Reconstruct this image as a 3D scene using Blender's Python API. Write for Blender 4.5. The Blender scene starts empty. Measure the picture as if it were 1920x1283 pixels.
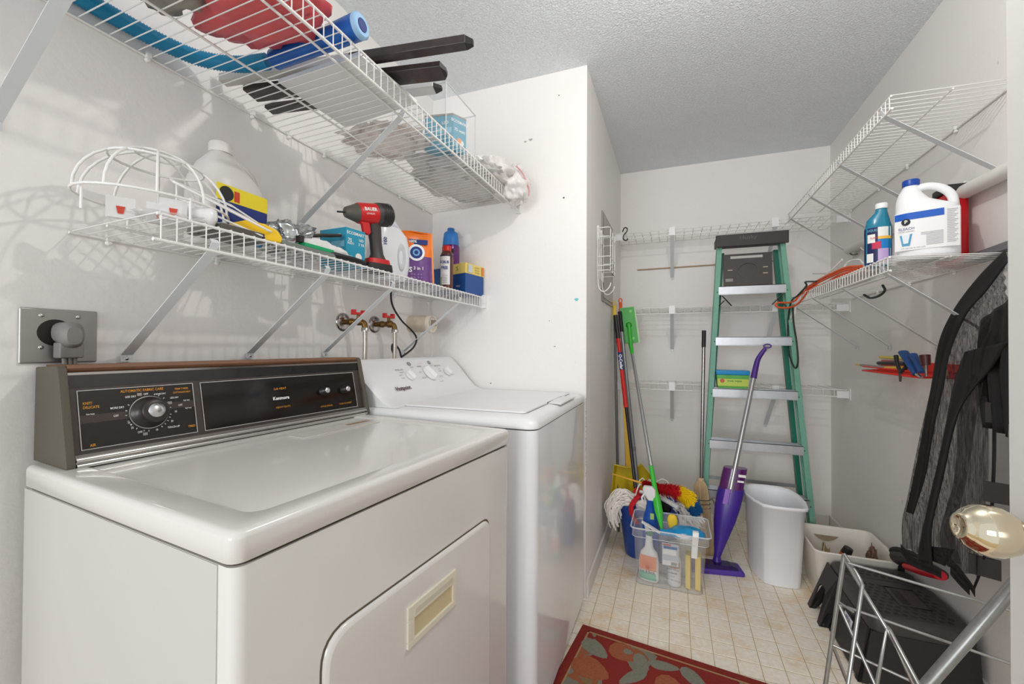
import bpy, math, random
from mathutils import Vector as V, Matrix as M, noise
random.seed(7)
S = bpy.context.scene
COL = S.collection
# ---------------------------------------------------------------- camera
CF, CYAW, CPITCH, CROLL, CH = 793.92, 0.3648, 0.0101, 0.0048, 1.1466
_f = V((-math.sin(CYAW)*math.cos(CPITCH), math.cos(CYAW)*math.cos(CPITCH), math.sin(CPITCH)))
_r0 = V((math.cos(CYAW), math.sin(CYAW), 0)); _u0 = _r0.cross(_f)
_r = _r0*math.cos(CROLL) + _u0*math.sin(CROLL); _u = _u0*math.cos(CROLL) - _r0*math.sin(CROLL)
cd = bpy.data.cameras.new('camera'); cam = bpy.data.objects.new('camera', cd); COL.objects.link(cam)
cd.sensor_width = 36; cd.lens = 36*CF/1920; cd.clip_start = 0.02
mw = M.Identity(4)
for i in range(3):
    mw[i][0] = _r[i]; mw[i][1] = _u[i]; mw[i][2] = -_f[i]
mw[2][3] = CH
cam.matrix_world = mw
S.camera = cam
# ---------------------------------------------------------------- light
S.view_settings.view_transform = 'Standard'; S.view_settings.look = 'None'
S.view_settings.gamma = 1; S.view_settings.use_curve_mapping = False
S.view_settings.exposure = 0.07
S.cycles.max_bounces = 14; S.cycles.diffuse_bounces = 9; S.cycles.transparent_max_bounces = 24
wd = bpy.data.worlds.new('world'); S.world = wd; wd.use_nodes = True
wd.node_tree.nodes['Background'].inputs[0].default_value = (0.93, 0.97, 1.0, 1)
wd.node_tree.nodes['Background'].inputs[1].default_value = 0.80
def lamp(name, kind, loc, energy, color, size=0.1, rot=None, sy=None):
    l = bpy.data.lights.new(name, kind); o = bpy.data.objects.new(name, l); COL.objects.link(o)
    l.energy = energy; l.color = color; o.location = loc
    if kind == 'AREA':
        l.size = size
        if sy: l.shape = 'RECTANGLE'; l.size_y = sy
    else: l.shadow_soft_size = size
    if rot: o.rotation_euler = rot
    return o
lamp('ceiling_bulb_light', 'POINT', (.13, 1.05, 2.24), 15.5, (1.0, .965, .92), .020)
lamp('rear_fill_light', 'AREA', (-.75, -3.4, 1.45), 80, (.96, .98, 1.0), 1.8, (math.radians(89), 0, math.radians(-10)), 1.4)  # fill added behind the camera to brighten the closet; no lamp seen there

# ---------------------------------------------------------------- helpers
def pt(u, v, X=None, Y=None, Z=None):
    """world point of a surveyed photo coordinate on a wall / floor / shelf plane"""
    d = _f + _r*((u-960)/CF) - _u*((v-641.5)/CF); c = V((0, 0, CH))
    if X is not None: t = (X-c.x)/d.x
    elif Y is not None: t = (Y-c.y)/d.y
    else: t = (Z-c.z)/d.z
    return c + d*t
def lin(c):
    c = c/255.0
    return c/12.92 if c <= .04045 else ((c+.055)/1.055)**2.4
MATS = {}
def mat(key, col, rough=.5, metal=0, bump=0, bscale=200, trans=0, alpha=1, spec=.5, var=0, vscale=8, coat=0, emit=0, ior=1.45):
    if key in MATS: return MATS[key]
    m = bpy.data.materials.new(key); m.use_nodes = True; nt = m.node_tree; b = nt.nodes['Principled BSDF']
    c = (lin(col[0]), lin(col[1]), lin(col[2]), 1)
    b.inputs['Base Color'].default_value = c; b.inputs['Roughness'].default_value = rough
    b.inputs['Metallic'].default_value = metal; b.inputs['Specular IOR Level'].default_value = spec
    b.inputs['Transmission Weight'].default_value = trans; b.inputs['Alpha'].default_value = alpha
    b.inputs['Coat Weight'].default_value = coat; b.inputs['IOR'].default_value = ior
    tc = nt.nodes.new('ShaderNodeTexCoord')
    n = nt.nodes.new('ShaderNodeTexNoise'); n.inputs['Scale'].default_value = vscale; n.inputs['Detail'].default_value = 4
    nt.links.new(tc.outputs['Object'], n.inputs['Vector'])
    vv = var if var else .03
    mx = nt.nodes.new('ShaderNodeMix'); mx.data_type = 'RGBA'
    mx.inputs[6].default_value = tuple(x*(1-vv) for x in c[:3])+(1,); mx.inputs[7].default_value = tuple(min(1, x*(1+vv)) for x in c[:3])+(1,)
    nt.links.new(n.outputs['Fac'], mx.inputs[0]); nt.links.new(mx.outputs[2], b.inputs['Base Color'])
    if bump:
        n2 = nt.nodes.new('ShaderNodeTexNoise'); n2.inputs['Scale'].default_value = bscale; n2.inputs['Detail'].default_value = 3
        nt.links.new(tc.outputs['Object'], n2.inputs['Vector'])
        bp = nt.nodes.new('ShaderNodeBump'); bp.inputs['Strength'].default_value = bump; bp.inputs['Distance'].default_value = .002
        nt.links.new(n2.outputs['Fac'], bp.inputs['Height']); nt.links.new(bp.outputs[0], b.inputs['Normal'])
    if emit:
        b.inputs['Emission Color'].default_value = c; b.inputs['Emission Strength'].default_value = emit
    MATS[key] = m
    return m

ROOTM = {}
def top_of(o):
    while o.parent: o = o.parent
    return o
def tag(o, label=None, cat=None, group=None, kind=None):
    if label: o['label'] = label
    if cat: o['category'] = cat
    if group: o['group'] = group
    if kind: o['kind'] = kind
    return o
def thing(name, label, cat, loc=(0, 0, 0), rz=0, group=None, kind=None):
    o = bpy.data.objects.new(name, None); COL.objects.link(o); o.location = loc; o.rotation_euler = (0, 0, rz)
    o.empty_display_size = .05
    ROOTM[o.name] = M.Translation(V(loc)) @ M.Rotation(rz, 4, 'Z')
    return tag(o, label, cat, group, kind)
class MB:
    """collects shapes and links them as ONE mesh object"""
    def __init__(s): s.v = []; s.f = []; s.sm = []
    def add(s, vs, fs, smooth=False):
        n = len(s.v); s.v += [V(p) for p in vs]; s.f += [tuple(i+n for i in f) for f in fs]; s.sm += [smooth]*len(fs)
        return s
    def box(s, lo, hi, m=None):
        x0, y0, z0 = lo; x1, y1, z1 = hi
        p = [V((x, y, z)) for z in (z0, z1) for y in (y0, y1) for x in (x0, x1)]
        if m: p = [m @ q for q in p]
        return s.add(p, [(0, 2, 3, 1), (4, 5, 7, 6), (0, 1, 5, 4), (2, 6, 7, 3), (0, 4, 6, 2), (1, 3, 7, 5)])
    def hexa(s, b, t):
        """bottom and top rings of four points"""
        return s.add(list(b)+list(t), [(3, 2, 1, 0), (4, 5, 6, 7)]+[(i, (i+1) % 4, 4+(i+1) % 4, 4+i) for i in range(4)])
    def loft(s, rings, cap=True, smooth=True, closed=False):
        n = len(rings[0]); vs = [p for r in rings for p in r]; fs = []
        R = len(rings)
        for k in range(R-1 + (1 if closed else 0)):
            a = k*n; b = ((k+1) % R)*n
            for i in range(n):
                j = (i+1) % n; fs.append((a+i, a+j, b+j, b+i))
        s.add(vs, fs, smooth)
        if cap and not closed:
            s.add(rings[0], [tuple(range(n-1, -1, -1))]); s.add(rings[-1], [tuple(range(n))])
        return s
    def tube(s, pts, r, n=6, closed=False, r1=None, flat=1.0, up=None):
        pts = [V(p) for p in pts]; N = len(pts); rings = []
        prev = None
        for i, p in enumerate(pts):
            if closed: t = pts[(i+1) % N]-pts[i-1]
            else: t = pts[min(i+1, N-1)]-pts[max(i-1, 0)]
            if t.length < 1e-9: t = V((0, 0, 1))
            t.normalize()
            if prev is None:
                a = V(up) if up else (V((0, 0, 1)) if abs(t.z) < .9 else V((1, 0, 0)))
                u = t.cross(a).normalized()
            else:
                u = prev-t*prev.dot(t)
                u = u.normalized() if u.length > 1e-6 else t.orthogonal().normalized()
            prev = u; w = t.cross(u)
            rr = r if r1 is None else r+(r1-r)*i/max(1, N-1)
            rings.append([p+u*math.cos(2*math.pi*k/n)*rr+w*math.sin(2*math.pi*k/n)*rr*flat for k in range(n)])
        return s.loft(rings, not closed, True, closed)
    def cyl(s, a, b, r, r1=None, n=16):
        return s.tube([a, b], r, n, r1=r if r1 is None else r1)
    def lathe(s, prof, base=(0, 0, 0), axis=(0, 0, 1), n=24, cap=True, sx=1, sy=1):
        ax = V(axis).normalized(); q = ax.to_track_quat('Z', 'Y'); b = V(base)
        rings = [[b+q @ V((math.cos(2*math.pi*k/n)*r*sx, math.sin(2*math.pi*k/n)*r*sy, h)) for k in range(n)] for r, h in prof]
        return s.loft(rings, cap)
    def prism(s, poly, vec):
        n = len(poly); a = [V(p) for p in poly]; b = [p+V(vec) for p in a]
        return s.add(a+b, [tuple(range(n-1, -1, -1)), tuple(range(n, 2*n))]+[(i, (i+1) % n, n+(i+1) % n, n+i) for i in range(n)])
    def strip(s, pts, w, th):
        """flat bar through pts; w = half-width vector, th = thickness vector"""
        w = V(w); th = V(th); rings = [[V(p)-w, V(p)+w, V(p)+w+th, V(p)-w+th] for p in pts]
        return s.loft(rings, True, False)
    def grid(s, fn, nu, nv, smooth=True):
        vs = [V(fn(i/nu, j/nv)) for j in range(nv+1) for i in range(nu+1)]
        return s.add(vs, [(j*(nu+1)+i, j*(nu+1)+i+1, (j+1)*(nu+1)+i+1, (j+1)*(nu+1)+i) for j in range(nv) for i in range(nu)], smooth)
    def blob(s, c, r, amp=.2, freq=3, seed=0, n=20, zmin=None):
        c = V(c); vs = []; fs = []
        for j in range(n+1):
            th = math.pi*j/n
            for i in range(2*n):
                ph = math.pi*i/n; d = V((math.sin(th)*math.cos(ph), math.sin(th)*math.sin(ph), math.cos(th)))
                k = 1+amp*(noise.noise(d*freq+V((seed*7.1, seed*3.3, seed)))+.55*noise.noise(d*freq*2.7+V((seed, 5, seed*2)))+.35*abs(noise.noise(d*freq*5+V((seed, 1, 9)))))
                p = c+V((d.x*r[0], d.y*r[1], d.z*r[2]))*k
                if zmin is not None: p.z = max(p.z, zmin)
                vs.append(p)
        for j in range(n):
            for i in range(2*n):
                k = (i+1) % (2*n); fs.append((j*2*n+i, (j+1)*2*n+i, (j+1)*2*n+k, j*2*n+k))
        return s.add(vs, fs, True)
    def build(s, name, m, parent=None, label=None, cat=None, group=None, kind=None, local=False, bevel=0, seg=2, solid=0, flat=False):
        me = bpy.data.meshes.new(name)
        if parent is not None:
            R = ROOTM[top_of(parent).name]
            vs = s.v if local else [R.inverted() @ p for p in s.v]; off = V()
        else:
            xs = [p.x for p in s.v]; ys = [p.y for p in s.v]; zs = [p.z for p in s.v]
            off = V(((min(xs)+max(xs))/2, (min(ys)+max(ys))/2, min(zs))); vs = [p-off for p in s.v]
        me.from_pydata([tuple(p) for p in vs], [], s.f)
        me.polygons.foreach_set('use_smooth', [False if flat else x for x in s.sm])
        me.materials.append(m); me.update()
        o = bpy.data.objects.new(name, me); COL.objects.link(o)
        if parent is not None: o.parent = parent
        else: o.location = off; ROOTM[o.name] = M.Translation(off)
        if solid:
            md = o.modifiers.new('solid', 'SOLIDIFY'); md.thickness = solid; md.offset = 0
        if bevel:
            md = o.modifiers.new('bevel', 'BEVEL'); md.width = bevel; md.segments = seg; md.limit_method = 'ANGLE'; md.angle_limit = .6
            me.polygons.foreach_set('use_smooth', [True]*len(me.polygons))
            w = o.modifiers.new('wn', 'WEIGHTED_NORMAL'); w.keep_sharp = True
        return tag(o, label, cat, group, kind)
_tc = bpy.data.curves
def text(body, pos, xd, yd, size, m, parent, name='lettering', align='CENTER', local=False, bold=0, sx=1, depth=.0002):
    c = _tc.new('t', 'FONT'); c.body = body; c.size = 1; c.align_x = align; c.align_y = 'CENTER'; c.offset = bold; c.resolution_u = 2
    o = bpy.data.objects.new('t', c); COL.objects.link(o); bpy.context.view_layer.update()
    me = bpy.data.meshes.new_from_object(o); bpy.data.objects.remove(o); _tc.remove(c)
    xd = V(xd).normalized(); yd = V(yd); yd = (yd-xd*yd.dot(xd)).normalized(); zd = xd.cross(yd); pos = V(pos)
    b = MB(); b.v = [pos+xd*(p.co.x*size*sx)+yd*(p.co.y*size)+zd*(depth+p.co.z) for p in me.vertices]
    b.f = [tuple(p.vertices) for p in me.polygons]; b.sm = [False]*len(b.f)
    bpy.data.meshes.remove(me)
    if not b.f: return None
    return b.build(name, m, parent, local=local)
def arc(c, u, w, r, a0, a1, n):
    c = V(c); u = V(u); w = V(w)
    return [c+u*(r*math.cos(a0+(a1-a0)*i/n))+w*(r*math.sin(a0+(a1-a0)*i/n)) for i in range(n+1)]
def sring(c, a, b, p=2.5, n=24, ux=(1, 0, 0), uy=(0, 1, 0)):
    """superellipse ring"""
    c = V(c); ux = V(ux); uy = V(uy); out = []
    for k in range(n):
        t = 2*math.pi*k/n; cx, sn = math.cos(t), math.sin(t)
        out.append(c+ux*(a*math.copysign(abs(cx)**(2/p), cx))+uy*(b*math.copysign(abs(sn)**(2/p), sn)))
    return out
def smoothpath(pts, k=6):
    """Catmull-Rom through pts"""
    P = [V(p) for p in pts]; P = [P[0]*2-P[1]]+P+[P[-1]*2-P[-2]]; out = []
    for i in range(1, len(P)-2):
        a, b, c, d = P[i-1:i+3]
        for j in range(k):
            t = j/k
            out.append(.5*((2*b)+(c-a)*t+(2*a-5*b+4*c-d)*t*t+(3*b-a-3*c+d)*t**3))
    out.append(P[-2]); return out

# ---------------------------------------------------------------- materials
white_wire = mat('white_vinyl_wire', (232, 231, 228), .35)
chrome = mat('chrome', (205, 203, 200), .18, 1)
black = mat('black_plastic', (28, 27, 27), .42)
blackg = mat('black_gloss', (18, 16, 15), .12, coat=.4)
whitep = mat('white_plastic', (236, 236, 236), .32)
alum = mat('aluminium', (190, 192, 194), .35, .9, var=.08, vscale=40)
ink = mat('black_ink', (30, 30, 32), .6)
inkw = mat('white_ink', (235, 235, 230), .6)
inko = mat('orange_ink', (222, 150, 40), .6)
redp = mat('red_plastic', (200, 30, 28), .35)
# ================================================================ SETTING
XL, XS, XR, YS, YB, CE = -1.186, -.3725, .934, 1.925, 3.24, 2.44
def wallmat(key, col, scuff=.25, bump=.35):
    m = mat(key, col, .55, bump=bump, bscale=55, var=.02, vscale=3)
    nt = m.node_tree; b = nt.nodes['Principled BSDF']; old = b.inputs['Base Color'].links[0].from_socket
    tc = [n for n in nt.nodes if n.type == 'TEX_COORD'][0]
    mp = nt.nodes.new('ShaderNodeMapping'); mp.inputs['Scale'].default_value = (1, 1, .55)
    nt.links.new(tc.outputs['Object'], mp.inputs[0])
    n = nt.nodes.new('ShaderNodeTexNoise'); n.inputs['Scale'].default_value = 30; n.inputs['Detail'].default_value = 5; n.inputs['Roughness'].default_value = .65
    nt.links.new(mp.outputs[0], n.inputs['Vector'])
    r = nt.nodes.new('ShaderNodeValToRGB'); r.color_ramp.elements[0].position = .70; r.color_ramp.elements[1].position = .76
    nt.links.new(n.outputs['Fac'], r.inputs[0])
    ml = nt.nodes.new('ShaderNodeMath'); ml.operation = 'MULTIPLY'; ml.inputs[1].default_value = scuff; nt.links.new(r.outputs[0], ml.inputs[0])
    mx = nt.nodes.new('ShaderNodeMix'); mx.data_type = 'RGBA'; nt.links.new(ml.outputs[0], mx.inputs[0]); nt.links.new(old, mx.inputs[6])
    mx.inputs[7].default_value = (.28, .26, .24, 1); nt.links.new(mx.outputs[2], b.inputs['Base Color'])
    return m
wm = wallmat('painted_wall', (236, 233, 230)); wmr = wallmat('painted_wall_scuffed', (233, 230, 227), .55)
def struct(name, b, m, **k): return b.build(name, m, kind='structure', **k)
T = .1
struct('wall_left', MB().box((XL-T, -.6, 0), (XL, YS+T, CE)), wm)
wal = struct('wall_alcove', MB().box((XL, YS, 0), (XS, YS+T, CE)), wm)
struct('wall_closet_left', MB().box((XS-T, YS+T+.0005, 0), (XS, YB+T, CE)), wmr)
struct('wall_back', MB().box((XS-T, YB, 0), (XR+T, YB+T, CE)), wm)
struct('wall_right', MB().box((XR, -.6, 0), (XR+T, YB, CE)), wmr)
sm_ = mat('teal_smear', (90, 190, 200), .4); hole = mat('nail_hole', (70, 64, 58), .9); fillr = mat('patch_grey', (176, 172, 166), .8)
def spot(u, v, r, m, nm, sx=1.0):
    p = pt(u, v, Y=YS-.0006); MB().add([p+V((math.cos(t)*r*sx*(1+.3*math.sin(3*t)), 0, math.sin(t)*r)) for t in [2*math.pi*k/12 for k in range(12)]], [tuple(range(12))]).build(nm, m, wal)
spot(1081, 562, .007, sm_, 'paint_smear', 1.3)
for u, v, r in ((1048, 179, .0028), (1057, 371, .004), (920, 719, .003), (1030, 602, .002)): spot(u, v, r, hole, 'nail_hole')
for u, v, r in ((995, 262, .006), (985, 266, .004), (1040, 650, .003)): spot(u, v, r, fillr, 'wall_scuff', 1.6)
# stippled ceiling
cm = mat('stippled_ceiling', (236, 241, 245), .8)
nt = cm.node_tree; tcn = [n for n in nt.nodes if n.type == 'TEX_COORD'][0]; pb = nt.nodes['Principled BSDF']
n1 = nt.nodes.new('ShaderNodeTexNoise'); n1.inputs['Scale'].default_value = 120; n1.inputs['Detail'].default_value = 3; n1.inputs['Distortion'].default_value = .6
nt.links.new(tcn.outputs['Object'], n1.inputs['Vector'])
rp = nt.nodes.new('ShaderNodeValToRGB'); rp.color_ramp.elements[0].position = .42; rp.color_ramp.elements[1].position = .62
nt.links.new(n1.outputs['Fac'], rp.inputs[0])
bp = nt.nodes.new('ShaderNodeBump'); bp.inputs['Strength'].default_value = .75; bp.inputs['Distance'].default_value = .0045
nt.links.new(rp.outputs[0], bp.inputs['Height']); nt.links.new(bp.outputs[0], pb.inputs['Normal'])
struct('ceiling', MB().box((XL-T, -.6, CE), (XR+T, YB+T, CE+.08)), cm)
# floor: vinyl squares
fm = mat('floor_joint', (198, 178, 142), .6)
def tilemat():
    m = bpy.data.materials.new('vinyl_tile'); m.use_nodes = True; nt = m.node_tree; b = nt.nodes['Principled BSDF']
    g = nt.nodes.new('ShaderNodeNewGeometry'); oi = nt.nodes.new('ShaderNodeObjectInfo')
    n = nt.nodes.new('ShaderNodeTexNoise'); n.inputs['Scale'].default_value = 60; n.inputs['Detail'].default_value = 6
    nt.links.new(g.outputs['Position'], n.inputs['Vector'])
    r = nt.nodes.new('ShaderNodeValToRGB'); r.color_ramp.elements[0].position = .3; r.color_ramp.elements[1].position = .75
    r.color_ramp.elements[0].color = (lin(236), lin(224), lin(206), 1); r.color_ramp.elements[1].color = (lin(250), lin(243), lin(232), 1)
    nt.links.new(n.outputs['Fac'], r.inputs[0])
    n2 = nt.nodes.new('ShaderNodeTexNoise'); n2.inputs['Scale'].default_value = 5.5; n2.inputs['Detail'].default_value = 5; n2.inputs['Roughness'].default_value = .7
    nt.links.new(g.outputs['Position'], n2.inputs['Vector'])
    r2 = nt.nodes.new('ShaderNodeValToRGB'); r2.color_ramp.elements[0].position = .5; r2.color_ramp.elements[1].position = .74
    nt.links.new(n2.outputs['Fac'], r2.inputs[0])
    mu = nt.nodes.new('ShaderNodeMath'); mu.operation = 'MULTIPLY'; mu.inputs[1].default_value = .75; nt.links.new(r2.outputs[0], mu.inputs[0])
    mx = nt.nodes.new('ShaderNodeMix'); mx.data_type = 'RGBA'; nt.links.new(mu.outputs[0], mx.inputs[0]); nt.links.new(r.outputs[0], mx.inputs[6])
    mx.inputs[7].default_value = (lin(216), lin(170), lin(98), 1); nt.links.new(mx.outputs[2], b.inputs['Base Color'])
    b.inputs['Roughness'].default_value = .38
    bp = nt.nodes.new('ShaderNodeBump'); bp.inputs['Strength'].default_value = .25; bp.inputs['Distance'].default_value = .001
    nt.links.new(n.outputs['Fac'], bp.inputs['Height']); nt.links.new(bp.outputs[0], b.inputs['Normal'])
    return m
tm = tilemat()
floor = struct('floor', MB().box((XL-T, -.6, -.1), (XR+T, YB+T, -.0008)), fm)
tx0, ty0, ts = -.4019, 2.0719, .0774
def tilegeo(b, x, y):
    h = ts/2-.0016
    z0 = -.0008
    b.add([(x-h, y-h, z0), (x+h, y-h, z0), (x+h, y+h, z0), (x-h, y+h, z0),
           (x-h+.0012, y-h+.0012, 0), (x+h-.0012, y-h+.0012, 0), (x+h-.0012, y+h-.0012, 0), (x-h+.0012, y+h-.0012, 0)],
          [(4, 5, 6, 7), (0, 1, 5, 4), (1, 2, 6, 5), (2, 3, 7, 6), (3, 0, 4, 7)])
cells = []
for i in range(-12, 20):
    for j in range(-17, 34):
        x = tx0+(i+.5)*ts; y = ty0-(j+.5)*ts
        if y > YB or x > XR or y < .1 or x < XL+ts/2: continue
        if x < XS and y > YS-.04: continue
        cells.append((x, y))
vis = sorted([c for c in cells if c[0] > XS-.02 and c[1] > 1.35 and not (c[0] > .62 and c[1] < 2.3)], key=lambda c: c[1])[:298]
tb = MB(); tilegeo(tb, 0, 0); proto = None
for c in vis:
    if proto is None:
        proto = tb.build('floor_tile', tm, floor); proto.location = (c[0]-floor.location.x, c[1]-floor.location.y, 0)
        for v in proto.data.vertices: v.co.x += floor.location.x; v.co.y += floor.location.y
    else:
        o = proto.copy(); COL.objects.link(o); o.parent = floor; o.location = (c[0]-floor.location.x, c[1]-floor.location.y, 0)
vs_ = set(vis); rb = MB()
for c in cells:
    if c not in vs_: tilegeo(rb, *c)
rb.build('floor_tile_remainder', tm, floor, kind='stuff')
bbm = mat('baseboard_paint', (222, 219, 214), .4)
struct('baseboard_closet_left', MB().box((XS, YS+.01, 0), (XS+.012, YB, .085)), bbm, bevel=.003)
struct('baseboard_back', MB().box((XS+.013, YB-.012, 0), (XR-.013, YB, .085)), bbm, bevel=.003)
struct('baseboard_right', MB().box((XR-.012, 1.2, 0), (XR, YB, .085)), bbm, bevel=.003)
# open door with brass knob
dm = mat('door_paint', (228, 227, 224), .35)
door = struct('door_1', MB().box((.436, .02, .012), (.471, .800, 2.03)), dm, bevel=.002)
brass = mat('polished_brass', (228, 216, 190), .06, 1)
kn = MB().lathe([(.031, 0), (.031, .004), (.026, .009), (.0125, .013), (.011, .020), (.0155, .026), (.0255, .036), (.0315, .050), (.0325, .061), (.0295, .073), (.0225, .083), (.0170, .087), (.0165, .0895), (.0120, .0895), (.0115, .0880), (.001, .0875)], (.436, .732, .907), (-1, -.06, .10), 40)
kn.build('door_knob', brass, door, label='polished brass egg-shaped door knob')
MB().box((.443, .7985, .875), (.464, .8012, .935)).build('latch_plate', brass, door)
# ceiling lamp (just above the frame)
tl = thing('ceiling_light', 'bare bulb in a white ceiling lampholder above the aisle', 'lamp', (.13, 1.05, 2.31))
MB().lathe([(.06, .13), (.06, .115), (.035, .09), (.022, .06)], (.13, 1.05, 2.31), n=24).build('lampholder', whitep, tl)

# ================================================================ WIRE SHELVES
def wshelf(name, label, O, L, D, n, sp, lip=.05, rails=(.35, .7), wr=.0017, group='white wire shelves', brackets=(), clips=(), bt=None, bdrop=.27, endclip=False):
    """O wall end, L unit along wall, D vector wall->front (may slope), n wires"""
    O = V(O); L = V(L); D = V(D); t = thing(name, label, 'shelf', O, 0, group)
    LL = L*(n*sp)
    w = MB()
    for i in range(n+1):
        a = O+L*(i*sp); f = a+D
        w.tube([a, f+V((0, 0, .001)), f+D.normalized()*.002+V((0, 0, -.006)), f+D.normalized()*.002-V((0, 0, lip))], wr, 4)
    w.build('deck_wires', white_wire, t, kind='stuff')
    MB().tube([O-L*.006-V((0, 0, .004)), O+LL+L*.006-V((0, 0, .004))], .0032, 8).build('back_rail', white_wire, t)
    MB().tube([O+D-L*.006-V((0, 0, .003)), O+D+LL+L*.006-V((0, 0, .003))], .0032, 8).build('front_rail', white_wire, t)
    MB().tube([O+D-L*.012-V((0, 0, lip)), O+D+LL+L*.006-V((0, 0, lip))], .0036, 8).build('lip_rail', white_wire, t)
    for k in rails:
        MB().tube([O+D*k-V((0, 0, .004)), O+D*k+LL-V((0, 0, .004))], .0030, 8).build('stiffener_rail', white_wire, t)
    bm_ = mat('bracket_steel', (214, 218, 220), .4)
    dn = V((D.x, D.y, 0)).normalized()
    for s in brackets:
        kf = 1.0 if bt is None else bt
        a = O+L*s+D*kf-V((0, 0, lip+.002 if bt is None else .008)); e = O+L*s-V((0, 0, bdrop))+dn*.004
        if isinstance(bdrop, tuple): pass
        b = MB(); wv = L*.0115
        up = (a-e).normalized(); nn = L.cross(up).normalized()*.0016
        b.strip([e+V((0, 0, 0)), e+(a-e)*.5, a], wv, nn)
        b.strip([e+V((0, 0, -.016)), e+V((0, 0, .004))], wv, dn*.0016)
        b.strip([a-up*.002, a+up*.012+V((0, 0, .012)), a+V((0, 0, lip*.5))+dn*.004], L*.008, nn)
        bo = b.build('support_bracket', bm_, t)
        MB().lathe([(.004, 0), (.0035, .002), (.001, .0025)], e+V((0, 0, -.009))+dn*.0012, dn, 10).build('screw', chrome, bo)
    for s in clips:
        c = O+L*s
        b = MB().box((-.005, -.005, -.008), (.005, .005, .005), M.Translation(c+dn*.004))
        b.lathe([(.0055, -.004), (.0055, .004), (.003, .005)], c+V((0, 0, -.012))+dn*.002, dn, 10)
        b.build('wall_clip', white_wire, t)
    return t
# upper left
ul = wshelf('wire_shelf', 'long white wire shelf on the left wall, the upper one under the ceiling', (XL+.004, .18, 1.842), (0, 1, 0), (.482, 0, .012), 64, .0270, rails=(.38, .83),
            group=None, brackets=(.205, .90), bt=.83, bdrop=.28, clips=(.45, .72, .85, 1.0, 1.2, 1.45, 1.65), lip=.052)
ll = wshelf('wire_shelf', 'white wire shelf on the left wall above the washer and dryer, the lower one', (XL+.004, .50, 1.385), (0, 1, 0), (.290, 0, .008), 52, .0271, rails=(.42,),
            group=None, brackets=(.095, .40, .69, 1.17), bdrop=.262, clips=(.06, .3, .55, .85, 1.1), lip=.052)
ru = wshelf('wire_shelf', 'tilted-looking empty white wire shelf high on the right wall', (XR-.004, 1.645, 1.925), (0, 1, 0), (-.300, 0, .008), 46, .0273, rails=(.5,),
            group=None, brackets=(.04, .43, .82, 1.20), bdrop=.27, clips=(.3, .63, .9, 1.24), lip=.045)
rl = wshelf('wire_shelf', 'white wire shelf on the right wall holding the bleach jug and cords', (XR-.004, 1.66, 1.425), (0, 1, 0), (-.300, 0, .008), 45, .0273, rails=(.5,),
            group=None, brackets=(.03, .40, .78, 1.15), bdrop=.27, clips=(.3, .6, .9), lip=.045)
for z, lab in ((1.912, 'topmost white wire shelf on the closet back wall'), (1.402, 'middle white wire shelf on the closet back wall, behind the ladder'), (.905, 'lowest white wire shelf on the closet back wall')):
    t = wshelf('wire_shelf', lab, (XS+.012, YB-.004, z), (1, 0, 0), (0, -.296, .004), 24, .0532, rails=(.25, .5, .75), wr=.0021, group=None, brackets=(.35, .93), bdrop=.27, lip=.042)
    for xx, sg in ((XS, 1), (XR, -1)):
        MB().box((min(xx, xx+sg*.004), YB-.325, z-.055), (max(xx, xx+sg*.004), YB-.285, z+.012)).box((min(xx, xx+sg*.06), YB-.308, z-.045), (max(xx, xx+sg*.06), YB-.302, z-.005)).build('end_bracket', whitep, t)
    for s in (.35, .93):
        MB().box((XS+.012+s-.018, YB-.312, z-.040), (XS+.012+s+.018, YB-.308, z+.014)).lathe([(.003, 0), (.003, .002)], (XS+.012+s, YB-.312, z-.012), (0, -1, 0), 8).build('bracket_tab', whitep, t)
# white end block of the lower left shelf
MB().box((-.905, YS-.022, 1.335), (-.872, YS-.001, 1.40)).build('end_bracket', whitep, ll)
MB().box((-.715, YS-.016, 1.79), (-.690, YS-.001, 1.865)).build('end_bracket', whitep, ul)

# ================================================================ DRYER
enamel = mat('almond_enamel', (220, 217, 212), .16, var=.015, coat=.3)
enam_shaded = mat('almond_enamel_shaded', (196, 193, 188), .28, var=.02)  # same paint as the front, darkened as shade to offset strong side light
dr = thing('dryer', 'almond white front-loading clothes dryer with brown wood-trimmed console', 'dryer', (-.495, .359, 0), -.0976)
DW, DD = .736, .655
def rrect(x0, x1, y0, y1, r, z, n=5):
    out = []
    for cx, cy, a in ((x1-r, y1-r, 0), (x0+r, y1-r, .5), (x0+r, y0+r, 1), (x1-r, y0+r, 1.5)):
        for i in range(n+1):
            t = (a+.5*i/n)*math.pi; out.append(V((cx+r*math.cos(t), cy+r*math.sin(t), z)))
    return out
b = MB().loft([rrect(-DD, 0, .001, DW-.001, .017, z, 8) for z in (.05, .8745)])
b.build('body', enamel, dr, local=True)
MB().box((-DD, -.0004, .052), (-.032, .004, .8740)).build('side_panel', enam_shaded, dr, local=True)
MB().loft([rrect(-DD+.02, -.03, .02, DW-.02, .01, z) for z in (.0, .05)]).build('base', black, dr, local=True)
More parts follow.
